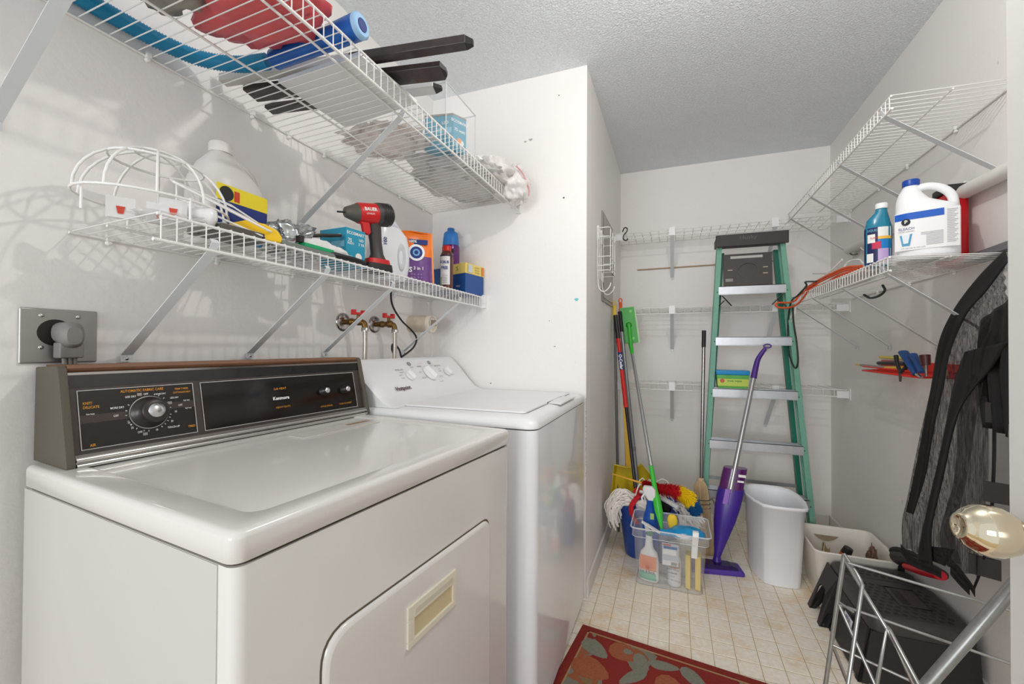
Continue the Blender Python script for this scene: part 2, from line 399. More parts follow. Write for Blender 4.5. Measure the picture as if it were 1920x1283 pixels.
# front panel, plain with door recess groove built as raised door
# top: lip then shallow recess
rr = [rrect(-DD, .0005, -.0005, DW+.0005, .017, .8792), rrect(-DD, .003, -.003, DW+.003, .018, .8812), rrect(-DD, .003, -.003, DW+.003, .018, .9085), rrect(-DD, .003, -.003, DW+.003, .018, .9100), rrect(-DD+.001, .0015, -.0015, DW+.0015, .017, .9145),
      rrect(-DD+.003, -.0025, .0025, DW-.0025, .016, .9176), rrect(-DD+.006, -.0065, .0065, DW-.0065, .015, .9185), rrect(-DD+.008, -.0085, .0085, DW-.0085, .015, .9185), rrect(-DD+.06, -.040, .045, DW-.045, .03, .9183), rrect(-DD+.066, -.048, .053, DW-.053, .025, .9150)]
MB().loft(rr).build('top_panel', enamel, dr, local=True)
# dark strip standing in for the shadow in the seam under the top
MB().loft([rrect(-DD+.002, -.004, .004, DW-.004, .02, z) for z in (.8742, .8795)]).build('seam_shade_strip', mat('seam_dark', (70, 62, 50), .8), dr, local=True)
# lint cover lid
lm = mat('lint_lid_enamel', (206, 203, 196), .3)
lo_ = MB().box((-.46, .40, .9152), (-.40, .66, .9172)).build('lint_lid', lm, dr, local=True, bevel=.001)
rust = mat('rust_stain', (150, 122, 92), .8, var=.3, vscale=60)
MB().box((-.452, .575, .9173), (-.435, .655, .9176)).build('rust_patch', rust, dr, local=True)
# door: 4-corner outline extruded
def outline(pts, r, n=6):
    """round the corners of a planar polygon"""
    out = []; N = len(pts)
    for i in range(N):
        p = V(pts[i]); a = V(pts[i-1]); c = V(pts[(i+1) % N]); rr_ = r[i] if isinstance(r, (list, tuple)) else r
        da = (a-p).normalized(); dc = (c-p).normalized(); ang = da.angle(dc); d = rr_/math.tan(ang/2)
        s0 = p+da*d; s1 = p+dc*d
        for k in range(n+1):
            t = k/n; out.append((s0*(1-t)**2+p*2*t*(1-t)+s1*t*t))
    return out
dp = [(0, .128, .10), (0, .622, .10), (0, .622, .716), (0, .128, .716)]
rd = [.05, .05, .032, .05]
ring0 = outline(dp, rd)
cen = V((0, .375, .41))
def shr(r, k, x): return [V((x, cen.y+(p.y-cen.y)*(1-k/.25), cen.z+(p.z-cen.z)*(1-k/.30))) for p in r]
groove = MB().loft([shr(ring0, -.0035, .0003), shr(ring0, .001, .0006)], cap=False); groove.build('door_seam', mat('door_seam_dark', (96, 84, 66), .8), dr, local=True)
door_b = MB(); door_b.loft([shr(ring0, 0, -.0005), shr(ring0, .0005, .003), shr(ring0, .003, .0062), shr(ring0, .008, .0075)])
dd = door_b.build('dryer_door', enamel, dr, local=True)
hm = mat('cream_plastic', (222, 216, 196), .4)
hb = MB()
y0, y1, z0, z1 = .306, .462, .588, .664
for a, c in (((.006, y0, z0), (.012, y1, z0+.012)), ((.006, y0, z1-.026), (.012, y1, z1)), ((.006, y0, z0+.012), (.012, y0+.018, z1-.026)), ((.006, y1-.012, z0+.012), (.012, y1, z1-.026))): hb.box(a, c)
hb.build('door_handle', hm, dd, local=True, bevel=.001)
MB().box((.0074, y0+.018, z0+.012), (.0080, y1-.012, z1-.026)).build('handle_recess', mat('handle_recess', (205, 188, 150), .6), dd, local=True)
MB().box((.012, y0+.02, z1-.020), (.0125, y1-.014, z1-.010)).build('handle_grip', mat('cream_plastic_dark', (205, 198, 180), .4), dd, local=True)
# console
brown = mat('brown_textured_vinyl', (88, 82, 70), .6, bump=.3, bscale=600)
dbrown = mat('dark_brown_plastic', (62, 54, 50), .4)
def cprof(dx=0): return [(-.684, .918), (-.533+dx, .918), (-.5335+dx, .925), (-.578+dx, 1.100), (-.586+dx, 1.106), (-.680, 1.101)]
MB().prism([(x, .018, z) for x, z in cprof()], (0, .014, 0)).build('console_end', brown, dr, local=True, bevel=.002, label='brown vinyl console end')
MB().prism([(x, .740, z) for x, z in cprof()], (0, .014, 0)).build('console_end', brown, dr, local=True, bevel=.002)
MB().prism([(x, .0315, z) for x, z in [(-.68, .919), (-.552, .919), (-.590, 1.085), (-.60, 1.098), (-.68, 1.098)]], (0, .709, 0)).build('console_housing', dbrown, dr, local=True)
walnut = mat('walnut_trim', (120, 82, 58), .5, var=.25, vscale=30)
MB().prism([(x, .0322, z) for x, z in [(-.678, 1.0985), (-.586, 1.0925), (-.5805, 1.1005), (-.584, 1.107), (-.678, 1.1055)]], (0, .7076, 0)).build('wood_trim', walnut, dr, local=True)
MB().box((-.5815, .0322, 1.0875), (-.5785, .7398, 1.0925)).build('chrome_trim', chrome, dr, local=True)
for zz, xx in ((.921, -.5345), (.9315, -.538)):
    MB().tube([(xx, .0325, zz), (xx, .7397, zz)], .0045, 8).build('chrome_trim', chrome, dr, local=True)
MB().box((-.5525, .0322, .9185), (-.5385, .7398, .941)).build('lower_trim', mat('brushed_trim', (150, 146, 142), .3, 1), dr, local=True)
# face plane: from (z .940,x -.5405) to (z 1.087, x -.5795)
fz0, fz1 = V((-.5500, 0, .940)), V((-.5830, 0, 1.087)); fup = (fz1-fz0).normalized(); fn_ = V((fup.z, 0, -fup.x))
def fp(y, h, o=0): return fz0+fup*h+V((0, y, 0))+fn_*o   # h 0...151 mm
def fbox(b, ya, yb, ha, hb_, o0, o1): return b.hexa([fp(ya, ha, o0), fp(yb, ha, o0), fp(yb, hb_, o0), fp(ya, hb_, o0)], [fp(ya, ha, o1), fp(yb, ha, o1), fp(yb, hb_, o1), fp(ya, hb_, o1)])
fbox(MB(), .0322, .7398, 0, .150, 0, .002).build('console_face', mat('console_face', (66, 58, 54), .35), dr, local=True)
fbox(MB(), .0322, .7398, .126, .150, .0021, .003).build('console_band', blackg, dr, local=True)
glass = mat('console_glass', (27, 22, 18), .08, var=.1, vscale=5)
for ya, yb in ((.043, .240), (.255, .714)):
    g = fbox(MB(), ya, yb, .006, .120, .0021, .0032).build('control_panel', glass, dr, local=True)
    fr = MB()
    for q in ((ya, yb, .006, .0072), (ya, yb, .1188, .120), (ya, ya+.0012, .0072, .1188), (yb-.0012, yb, .0072, .1188)): fbox(fr, *q, .0033, .0038)
    fr.build('panel_border', mat('silver_ink', (200, 198, 192), .4), g, local=True)
    if ya < .1:
        lbls = [('AUTOMATIC FABRIC CARE', .145, .112, .0085, inko), ('PERM T PRESS', .2165, .109, .0060, inko), ('COTTON/STURDY', .2165, .101, .0058, inko), ('KNIT/', .057, .094, .0075, inko), ('DELICATE', .062, .086, .0075, inko),
                ('AIR', .060, .013, .0080, inko), ('TIMED', .229, .022, .0070, inko), ('OFF', .098, .064, .0065, inkw), ('MORE DRY', .101, .080, .0062, inkw), ('LESS DRY', .124, .100, .0062, inkw), ('OFF', .150, .103, .0065, inkw),
                ('MORE DRY', .1765, .101, .0052, inkw), ('LESS DRY', .201, .090, .0055, inkw), ('OFF', .211, .072, .0065, inkw), ('10', .117, .047, .0065, inkw), ('25', .122, .036, .0065, inkw), ('OFF', .134, .025, .0065, inkw),
                ('50', .201, .059, .0065, inkw), ('30', .192, .039, .0065, inkw), ('10', .163, .025, .0065, inkw), ('TOUCH-UP', .194, .026, .0062, inkw), ('low heat', .060, .073, .0048, inkw), ('high heat', .224, .082, .0048, inkw), ('high heat', .226, .064, .0048, inkw)]
        for s, y, h, z, mm in lbls: text(s, fp(y, h, .0034), (0, 1, 0), fup, z*.92, mm, g, local=True, bold=.01, sx=.78)
        band = mat('panel_band', (62, 52, 48), .3)
        fbox(MB(), .0442, .118, .056, .0715, .0033, .0035).build('panel_stripe', band, g, local=True)
        fbox(MB(), .186, .2388, .0655, .080, .0033, .0035).build('panel_stripe', band, g, local=True)
        kc = (.153, .064)
        MB().lathe([(.0345, 0), (.0345, .001)], fp(*kc, .0034), fn_, 40).build('dial_ring', mat('silver_ink2', (196, 194, 190), .3, .5), g, local=True)
        k = MB().lathe([(.0330, 0), (.0330, .003), (.0255, .004), (.0245, .028), (.0225, .031), (.0150, .0312)], fp(*kc, .0045), fn_, 40).build('timer_knob', mat('knob_brown', (48, 42, 38), .35), g, local=True)
        MB().lathe([(.0148, 0), (.0145, .0012), (.0001, .0014)], fp(*kc, .0357), fn_, 32).build('knob_cap', mat('spun_aluminium', (205, 205, 205), .25, 1), k, local=True)
        tk = MB()
        for a in (-160, -148, -128, -108, -96, -60, -48, -36, -24, -14, 8, 26, 44, 60, 72, 150, 168, 182, 200, 214):
            a = math.radians(a); c, sn = math.cos(a), math.sin(a); w = .0006
            p0 = (kc[0]+c*.0375, kc[1]+sn*.0375); p1 = (kc[0]+c*.0405, kc[1]+sn*.0405)
            tk.add([fp(p0[0]-sn*w, p0[1]+c*w, .0036), fp(p1[0]-sn*w, p1[1]+c*w, .0036), fp(p1[0]+sn*w, p1[1]-c*w, .0036), fp(p0[0]+sn*w, p0[1]-c*w, .0036)], [(3, 2, 1, 0)])
        tk.build('dial_ticks', inkw, g, local=True, kind='stuff')
        for (y, h) in ((.139, .1035), (.1915, .0795), (.1425, .020)):
            fbox(MB(), y-.004, y+.004, h-.003, h+.003, .0034, .0037).build('dial_mark', mat('grey_ink', (150, 145, 138), .6), g, local=True)
    else:
        for s, y, h, z, mm, bo in (('Soft HEAT', .452, .088, .0085, inko, 0), ('Kenmore', .452, .062, .0125, inkw, .03), ('HEAVY DUTY', .455, .037, .0072, inko, 0), ('CYCLE SIGNAL', .595, .022, .0066, inko, 0), ('PUSH TO START', .667, .022, .0066, inko, 0)):
            text(s, fp(y, h, .0034), (0, 1, 0), fup, z, mm, g, local=True, bold=bo)
        for y, h, big in ((.590, .068, 1), (.668, .066, 0)):
            k = MB().lathe([(.0150, 0), (.0150, .002), (.0118, .003), (.0110, .018), (.0085, .0195)], fp(y, h, .0034), fn_, 24).build('control_knob', mat('knob_black', (26, 23, 21), .35), g, local=True)
            MB().lathe([(.0083, 0), (.0080, .001), (.0001, .0012)], fp(y, h, .0226), fn_, 24).build('knob_cap', MATS['spun_aluminium'], k, local=True)

# ================================================================ WASHER
wen = mat('washer_enamel', (238, 240, 242), .14, var=.01, coat=.4)
wpl = mat('washer_plastic', (232, 232, 232), .3)
WX, WY0, WY1 = -.375, 1.178, 1.915
wa = thing('washing_machine', 'white top-loading washing machine between the dryer and the wall', 'washing machine', ((WX-1.09)/2, (WY0+WY1)/2, 0))
def wr_(x0, x1, y0, y1, r, z): return rrect(x0, x1, y0, y1, r, z, 6)
MB().loft([wr_(-1.09, WX, WY0, WY1, .032, z) for z in (.02, .898)]).build('cabinet', wen, wa)
MB().loft([wr_(-1.08, WX-.01, WY0+.01, WY1-.01, .03, z) for z in (.0, .02)]).build('base', mat('washer_base_grey', (70, 70, 72), .6), wa)
MB().loft([wr_(-1.086, WX-.004, WY0+.004, WY1-.004, .03, z) for z in (.897, .903)]).build('top_seam', mat('seam_grey', (80, 80, 84), .7), wa)
MB().loft([wr_(-1.09, WX+.002, WY0-.001, WY1+.001, .034, .902), wr_(-1.09, WX+.002, WY0-.001, WY1+.001, .034, .912), wr_(-1.09, WX-.004, WY0+.004, WY1-.003, .034, .924), wr_(-1.09, WX-.020, WY0+.018, WY1-.010, .034, .933), wr_(-1.09, WX-.045, WY0+.04, WY1-.025, .03, .936)]).build('top_panel', wpl, wa)
lid = MB().loft([wr_(-.885, WX-.058, 1.252, 1.852, .018, .9350), wr_(-.885, WX-.058, 1.252, 1.852, .018, .9395), wr_(-.883, WX-.062, 1.256, 1.848, .016, .9415)])
lido = lid.build('lid', wpl, wa)
MB().loft([wr_(-.888, WX-.054, 1.2485, 1.8555, .02, .9360), wr_(-.888, WX-.054, 1.2485, 1.8555, .02, .9366)]).build('lid_gap', mat('gap_grey', (120, 118, 118), .7), lido)
# finger scoop in front of the lid
def scoop(i, j):
    a = i*2-1; y = 1.62+a*.120; x = WX-.066+j*.060
    d = math.sqrt(max(0, 1-a*a))*math.sin(math.pi*min(1, j*1.0))
    return (x, y, .9375-.004*max(0, j-.5)+(.0065*d))
MB().grid(scoop, 16, 8).build('lid_handle', mat('scoop_white', (222, 222, 222), .3), lido, solid=.001)
MB().box((WX-.0625, 1.50, .9368), (WX-.0565, 1.71, .9405)).build('handle_slot', mat('slot_dark', (50, 50, 52), .7), lido)
# console
prof = [(-1.088, .934), (-1.088, 1.085), (-1.080, 1.094), (-1.066, 1.095), (-1.050, 1.084), (-1.003, 1.036), (-.958, .984), (-.925, .952), (-.893, .9385), (-.870, .9355)]
rings = []
for k, (y, s) in enumerate(((WY0+.020, .80), (WY0+.030, .93), (WY0+.060, 1.0), (WY1-.085, 1.0), (WY1-.030, 1.0), (WY1-.008, .985))):
    rings.append([V((-1.088+(x+1.088)*(1 if s > .9 else .985), y, .934+(z-.934)*s)) for x, z in prof])
MB().loft(rings).build('console', wpl, wa, bevel=0)
c0, c1 = V((-1.046, 0, 1.0805)), V((-.952, 0, .9775)); wup = (c0-c1).normalized(); wn = V((-wup.z, 0, wup.x)); wn = -wn if wn.x < 0 else wn
def wp(y, h, o=0): return c1+wup*h+V((0, y, 0))+wn*o
gink = mat('grey_print', (90, 90, 95), .6)
ctl = MB().lathe([(.0395, 0), (.0395, .003), (.036, .006), (.034, .007)], wp(1.600, .066, .0035), wn, 32).build('cycle_dial', whitep, wa)
def grip(b, y, h, L_, w, a):
    ca, sa = math.cos(a), math.sin(a)
    def q(s, t, o): return wp(y+ca*s-sa*t, h+sa*s+ca*t, o)
    return b.hexa([q(-w, -L_, .010), q(w, -L_, .010), q(w, L_, .010), q(-w, L_, .010)], [q(-w*.6, -L_*.9, .024), q(w*.6, -L_*.9, .024), q(w*.6, L_*.9, .024), q(-w*.6, L_*.9, .024)])
grip(MB(), 1.600, .066, .034, .010, .35).build('dial_grip', whitep, ctl, bevel=.002)
for y in (1.448, 1.745):
    k = MB().lathe([(.0225, 0), (.0225, .003), (.020, .006)], wp(y, .062, .0035), wn, 24).build('selector_knob', whitep, wa)
    grip(MB(), y, .062, .020, .007, .35).build('knob_grip', whitep, k, bevel=.0015)
for y in (1.500, 1.655):
    MB().lathe([(.010, 0), (.010, .002)], wp(y, .124, .003), wn, 16).build('indicator_button', mat('button_grey', (150, 152, 156), .4), wa)
for s, y, h, z, mm, bo in (('Hotpoint', 1.352, .024, .025, mat('maroon_print', (70, 25, 35), .5), .03), ('WATER LEVEL', 1.405, .112, .0085, gink, .01), ('NORMAL', 1.557, .122, .0085, gink, .01), ('TEMPERATURE', 1.700, .118, .0085, gink, .01),
        ('HOT', 1.698, .100, .0075, gink, 0), ('WARM', 1.688, .086, .0075, gink, 0), ('SMALL', 1.395, .085, .0075, gink, 0), ('LARGE', 1.395, .070, .0075, gink, 0), ('MEDIUM', 1.410, .098, .0075, gink, 0),
        ('HEAVY', 1.535, .090, .0075, gink, 0), ('DELICATES', 1.535, .060, .0075, gink, 0), ('CASUALS', 1.668, .058, .0075, gink, 0), ('COLORS', 1.640, .030, .0075, gink, 0), ('RINSE', 1.500, .120, .0075, gink, 0), ('SOAK', 1.655, .122, .0075, gink, 0),
        ('. . : . : . : .', 1.575, .138, .012, gink, .01), ('COLD', 1.775, .060, .0075, gink, 0)):
    text(s, wp(y, h-.016, .0042), (0, 1, 0), wup, z, mm, wa, bold=bo)
# stencil of scribbled text on clear film, front right edge
film = mat('clear_film', (245, 245, 248), .08, trans=0, alpha=.18, spec=.8)
fl = MB().grid(lambda i, j: (WX+.003+.004*math.sin(9*j+3*i), 1.79+i*.115, .46+j*.44), 4, 16).build('protective_film', film, wa)
for k, s in enumerate(('WD10', 'N SUN', '1 7 - 3', '|| |||', 'C O', 'O')):
    text(s, (WX+.008, 1.892, .885-k*.062), (0, 0, -1), (0, 1, 0), .024, mat('film_print', (120, 120, 128), .6), wa, bold=.0)
# ================================================================ helpers for goods
def facing(c):
    """unit vectors (right, out) of a surface at c that looks towards the aisle"""
    n = V((-c[0], -c[1], 0)).normalized(); return V((-n.y, n.x, 0)), n
def boxc(C, R, L, z0, z1, b=None):
    C, R, L = V(C), V(R), V(L); D = R+L-C; b = b or MB()
    ring = lambda z: [V((p.x, p.y, z)) for p in (C, R, D, L)]
    return b.hexa(ring(z0), ring(z1))
def quad(b, p, x, y, w, h, o=0):
    """flat rectangle centred at p"""
    p = V(p); x = V(x).normalized(); y = V(y).normalized(); n = x.cross(y)*o
    return b.add([p-x*w/2-y*h/2+n, p+x*w/2-y*h/2+n, p+x*w/2+y*h/2+n, p-x*w/2+y*h/2+n], [(0, 1, 2, 3)])
UP = V((0, 0, 1))
def wrap(c, r, z0, z1, ang, n, m, parent, name='label_wrap', off=.0006, a0=0, ry=None, p=2):
    """curved label patch round an upright body of radius r (ry: second radius)"""
    x, o = facing(c) if n is None else n
    def f(i, j):
        t = (i-.5)*ang+a0; return V((c[0], c[1], 0))+x*(math.sin(t)*(r+off))+o*(math.cos(t)*((ry or r)+off))+UP*(z0+(z1-z0)*j)
    return MB().grid(f, 16, 1).build(name, m, parent)
navy = mat('navy_print', (30, 50, 120), .4)
teal = mat('teal_carton', (38, 148, 178), .4)
tealb = mat('teal_carton_dark', (30, 110, 140), .4)
yel = mat('yellow_plastic', (232, 190, 40), .45)
clearp = mat('clear_plastic', (240, 243, 245), .06, alpha=.3, spec=.9)
clearbag = mat('clear_bag', (225, 222, 220), .15, alpha=.38, spec=.9, var=.15, vscale=25)
blueP = mat('blue_plastic', (28, 88, 178), .35)
# ================================================================ ITEMS: UPPER LEFT SHELF
ZD = 1.8555
hp = smoothpath([(-1.14, .20, 0), (-1.155, .36, 0), (-1.165, .49, 0), (-1.163, .56, 0), (-1.155, .64, 0), (-1.128, .715, 0), (-1.06, .765, 0), (-.975, .785, 0)], 26)
def corr(b, path, r, amp, z, n=12):
    rings = []; N = len(path)
    for i, p in enumerate(path):
        t = (path[min(i+1, N-1)]-path[max(i-1, 0)]).normalized(); u = t.cross(UP).normalized(); w = u.cross(t); rr = r+(amp if i % 2 else -amp)
        rings.append([V((p.x, p.y, p.z+z))+u*math.cos(2*math.pi*k/n)*rr+w*math.sin(2*math.pi*k/n)*rr for k in range(n)])
    return b.loft(rings)
corr(MB(), hp, .0185, .0014, ZD+.0205).build('corrugated_hose', mat('blue_hose', (20, 136, 182), .4), label='bright blue corrugated hose curling over the upper left shelf', cat='hose')
br = thing('rolled_blue_package', 'blue plastic-wrapped roll lying across the upper left shelf under the red bag', 'package', (-.85, .79, ZD))
MB().tube([(-.955, .790, ZD+.024), (-.90, .790, ZD+.028), (-.74, .785, ZD+.030), (-.685, .783, ZD+.032)], .024, 20, r1=.028).build('wrapper', mat('blue_film', (18, 92, 176), .25, var=.3, vscale=14), br)
MB().lathe([(.028, 0), (.029, .007), (.023, .012)], (-.685, .783, ZD+.032), (1, 0, .02), 24).build('end_cap', mat('pale_blue', (150, 190, 225), .35), br)
MB().lathe([(.015, 0), (.014, .001)], (-.6725, .783, ZD+.032), (1, 0, .02), 20).build('end_print', navy, br)
bagred = mat('red_bag', (214, 84, 88), .35, alpha=.88, var=.25, vscale=18)
MB().blob((-.86, .665, ZD+.045), (.155, .100, .050), .28, 1.8, 3, 24, ZD+.001).blob((-.69, .63, ZD+.105), (.065, .055, .045), .28, 2.0, 5, 18).build('plastic_bag', bagred, label='crumpled translucent red plastic bag on the upper left shelf', cat='bag')
MB().blob((-.985, .530, ZD+.045), (.095, .07, .046), .5, 2.4, 8, 22, ZD+.001).build('plastic_bag', mat('grey_bag', (150, 146, 138), .35, alpha=.9, var=.25, vscale=18), label='crumpled grey plastic bag at the near end of the upper left shelf', cat='bag')
MB().hexa([(-.998, .835, ZD), (-.715, .825, ZD), (-.702, 1.05, ZD), (-.998, 1.085, ZD)], [(-.998, .835, ZD+.010), (-.715, .825, ZD+.010), (-.702, 1.05, ZD+.010), (-.998, 1.085, ZD+.010)]).build('white_board', mat('white_board', (232, 232, 232), .5), label='flat pale grey board lying on the upper left shelf', cat='board')
dkpk = mat('dark_print_package', (60, 52, 50), .2, var=.7, vscale=22); ltpk = mat('pale_print_package', (205, 202, 196), .3, var=.1)
def flatpack(a, b, w, th, label, m1, m2, cap):
    a, b = V(a), V(b); d = (b-a).normalized(); s = d.cross(UP).normalized()*w/2; h = V((0, 0, th))
    t = thing('blind_package', label, 'package', (a+b)/2)
    k = .55
    MB().hexa([a-s, a+s, a+(b-a)*k+s, a+(b-a)*k-s], [a-s+h, a+s+h, a+(b-a)*k+s+h, a+(b-a)*k-s+h]).build('wrapper', m1, t, bevel=.002)
    MB().hexa([a+(b-a)*k-s, a+(b-a)*k+s, b+s, b-s], [a+(b-a)*k-s+h, a+(b-a)*k+s+h, b+s+h, b-s+h]).build('printed_end', m2, t, bevel=.002)
    MB().hexa([b-s*.9, b+s*.9, b+d*cap+s*.3, b+d*cap-s*.3], [b-s*.9+h*.9, b+s*.9+h*.9, b+d*cap+s*.3+h*.6, b+d*cap-s*.3+h*.6]).build('end_flap', black, t)
    return t
flatpack((-1.165, .800, ZD+.012), (-.490, .950, ZD+.048), .030, .022, 'longest narrow black package jutting out from the upper left shelf', ltpk, dkpk, .018)
flatpack((-1.13, .855, ZD+.001), (-.585, .998, ZD+.030), .060, .016, 'shiny black and brown package below the longest one on the upper shelf', dkpk, dkpk, .010)
flatpack((-1.150, .930, ZD+.001), (-.655, 1.070, ZD+.040), .040, .014, 'short white package with a black end on the upper left shelf', dkpk, mat('white_print_package', (215, 215, 215), .3), .022)
# acrylic bin with bulb box
ab = thing('acrylic_bin', 'clear acrylic box standing at the front of the upper left shelf', 'box', (-.80, 1.37, ZD))
B = MB()
x0, x1, y0, y1, z0, z1 = -.93, -.715, 1.24, 1.465, ZD+.001, 2.035
for lo, hi in (((x0, y0, z0), (x1, y1, z0+.002)), ((x0, y0, z0), (x0+.002, y1, z1)), ((x1-.002, y0, z0), (x1, y1, z1)), ((x0, y0, z0), (x1, y0+.002, z1)), ((x0, y1-.002, z0), (x1, y1, z1))): B.box(lo, hi)
B.build('walls', mat('acrylic', (235, 240, 242), .05, alpha=.13, spec=.9), ab)
R_ = MB()
for p in (((x0, y0), (x1, y0)), ((x1, y0), (x1, y1)), ((x1, y1), (x0, y1)), ((x0, y1), (x0, y0))): R_.tube([(*p[0], z1), (*p[1], z1)], .0022, 6)
for x, y in ((x0, y0), (x1, y0), (x1, y1), (x0, y1)): R_.tube([(x, y, z0), (x, y, z1)], .0018, 6)
R_.build('edges', mat('acrylic_edge', (222, 224, 224), .2, alpha=.75), ab)
def bulbbox(name, label, C, R, L, z0, z1, words, small=False):
    C, R, L = V(C), V(R), V(L); t = thing(name, label, 'box', ((C+R+L)/3).xy.to_3d()+UP*z0)
    boxc(C, R, L, z0, z1).build('carton', teal, t)
    xr = (R-C).normalized(); w = (R-C).length; n = xr.cross(UP); h = z1-z0
    xl = (C-L).normalized(); wl = (C-L).length
    mid = lambda k, q: V((C.x, C.y, 0))+xr*(w*k)+UP*(z0+h*q)
    for s, k, q, sz in words: text(s, mid(k, q)+n*.0003, xr, UP, sz, inkw, t, bold=.02)
    # bulb picture
    bc = mid(.66, .28)+n*.0006; br_ = w*.17
    pts = [bc+xr*(br_*math.cos(a))+UP*(br_*math.sin(a)) for a in [i*math.pi/8-.9 for i in range(15)]]
    pts += [bc+xr*(-br_*.45)+UP*(-br_*2.0), bc+xr*(br_*.45)+UP*(-br_*2.0)]
    MB().add(pts, [tuple(range(len(pts)))]).build('bulb_print', inkw, t)
    quad(MB(), mid(.18, .2)+n*.0006, xr, UP, w*.3, h*.18).build('badge_print', mat('light_blue_print', (120, 190, 215), .5), t)
    midl = lambda k, q: V((L.x, L.y, 0))+xl*(wl*k)+UP*(z0+h*q); nl = xl.cross(UP)
    text('LED', midl(.72, .80)+nl*.0003, xl, UP, h*.12, inkw, t, bold=.02)
    quad(MB(), midl(.70, .58)+nl*.0006, xl, UP, wl*.5, h*.16).build('badge_print', MATS['light_blue_print'], t)
    return t
bb = bulbbox('light_bulb_box', 'teal and grey light bulb box inside the clear acrylic bin', (-.748, 1.350, 0), (-.724, 1.405, 0), (-.855, 1.330, 0), ZD+.004, 1.985, [('75 watt', .5, .62, .016), ('ECOSMART', .5, .86, .015)])
MB().lathe([(.010, 0), (.010, .001)], V((-.737, 1.375, 1.90))+V((.9, -.37, 0))*.001, (.92, -.38, 0), 16).build('orange_print', mat('orange_print', (238, 150, 70), .5), bb)
boxc((-.749, 1.348, 0), (-.723, 1.406, 0), (-.856, 1.328, 0), 1.985, 1.992).build('carton_top', mat('carton_grey', (130, 122, 114), .6), bb)
# clear bags
MB().blob((-.955, 1.245, ZD+.020), (.14, .11, .022), .5, 3, 11, 24, ZD+.001).build('clear_package', mat('clear_brown_package', (222, 208, 200), .15, alpha=.5, spec=.9, var=.45, vscale=22), label='crinkled clear package with reddish print in the middle of the upper left shelf', cat='package')
MB().blob((-.875, 1.665, ZD+.024), (.175, .235, .030), .45, 2.6, 14, 28, ZD+.001).build('plastic_bag', mat('grey_clear_bag', (226, 224, 222), .3, alpha=.8, spec=.7, var=.18, vscale=30), label='flattened translucent grey bag near the far end of the upper left shelf', cat='bag')
tb_ = mat('white_bag', (236, 232, 230), .3, alpha=.93, var=.05, vscale=14)
MB().blob((-.745, 1.700, ZD+.045), (.085, .14, .052), .42, 1.7, 17, 26, ZD+.002).blob((-.672, 1.790, ZD+.012), (.060, .080, .080), .40, 1.6, 21, 26).build('trash_bag', tb_, label='white crumpled trash bag with a red drawstring hanging over the shelf end', cat='bag')
MB().tube(smoothpath([(-.640, 1.715, ZD+.075), (-.62, 1.745, ZD+.05), (-.605, 1.78, ZD+.0), (-.61, 1.80, ZD-.03)], 6), .006, 6, flat=.4).build('drawstring', mat('pink_drawstring', (224, 176, 176), .5), bpy.data.objects['trash_bag'])

# ================================================================ ITEMS: LOWER LEFT SHELF
ZL = 1.3965
# translucent jug at the wall
jg = thing('solvent_jug', 'large frosted white jug with a yellow and navy label against the left wall', 'jug', (-1.10, .765, ZL))
fr_ = mat('frosted_jug', (226, 224, 220), .35, alpha=.8)
js = lambda z, a, b_, dx=0: sring((-1.105+dx*.0, .770+dx, z), a, b_, 3.2, 28)
MB().loft([js(ZL, .062, .078), js(ZL+.006, .066, .083), js(ZL+.155, .066, .083), js(ZL+.178, .062, .074, -.004), js(ZL+.216, .042, .050, -.012), js(ZL+.244, .024, .026, -.014), js(ZL+.252, .020, .022, -.014)]).build('body', fr_, jg)
MB().lathe([(.027, 0), (.027, .022), (.024, .027)], (-1.105, .756, ZL+.248), n=24).build('cap', mat('frosted_cap', (215, 212, 208), .4), jg)
MB().tube(smoothpath([(-1.10, .775, ZL+.232), (-1.095, .808, ZL+.229), (-1.09, .838, ZL+.200), (-1.09, .842, ZL+.152)], 5), .009, 8).build('handle', fr_, jg)
def jl(y0, y1, z0, z1, m, nm, off=.001):
    # label on the front (+X) and near (-Y) faces
    B = MB(); x = -1.105+.066+off
    B.add([(x, y0, z0), (x, y1, z0), (x, y1, z1), (x, y0, z1)], [(0, 1, 2, 3)])
    return B.build(nm, m, jg)
jl(.700, .838, ZL+.015, ZL+.11, navy, 'navy_label'); jl(.700, .838, ZL+.108, ZL+.148, mat('yellow_print', (238, 216, 40), .4), 'yellow_label', .0014)
jl(.700, .838, ZL+.012, ZL+.040, mat('cyan_print', (50, 140, 190), .4), 'blue_label', .0016)
MB().lathe([(.018, 0), (.018, .001)], (-1.0372, .725, ZL+.126), (1, 0, 0), 24).build('emblem', ink, jg)
text('ll', (-1.037, .752, ZL+.124), (0, 1, 0), UP, .034, mat('red_print', (205, 50, 40), .5), jg, bold=.05)
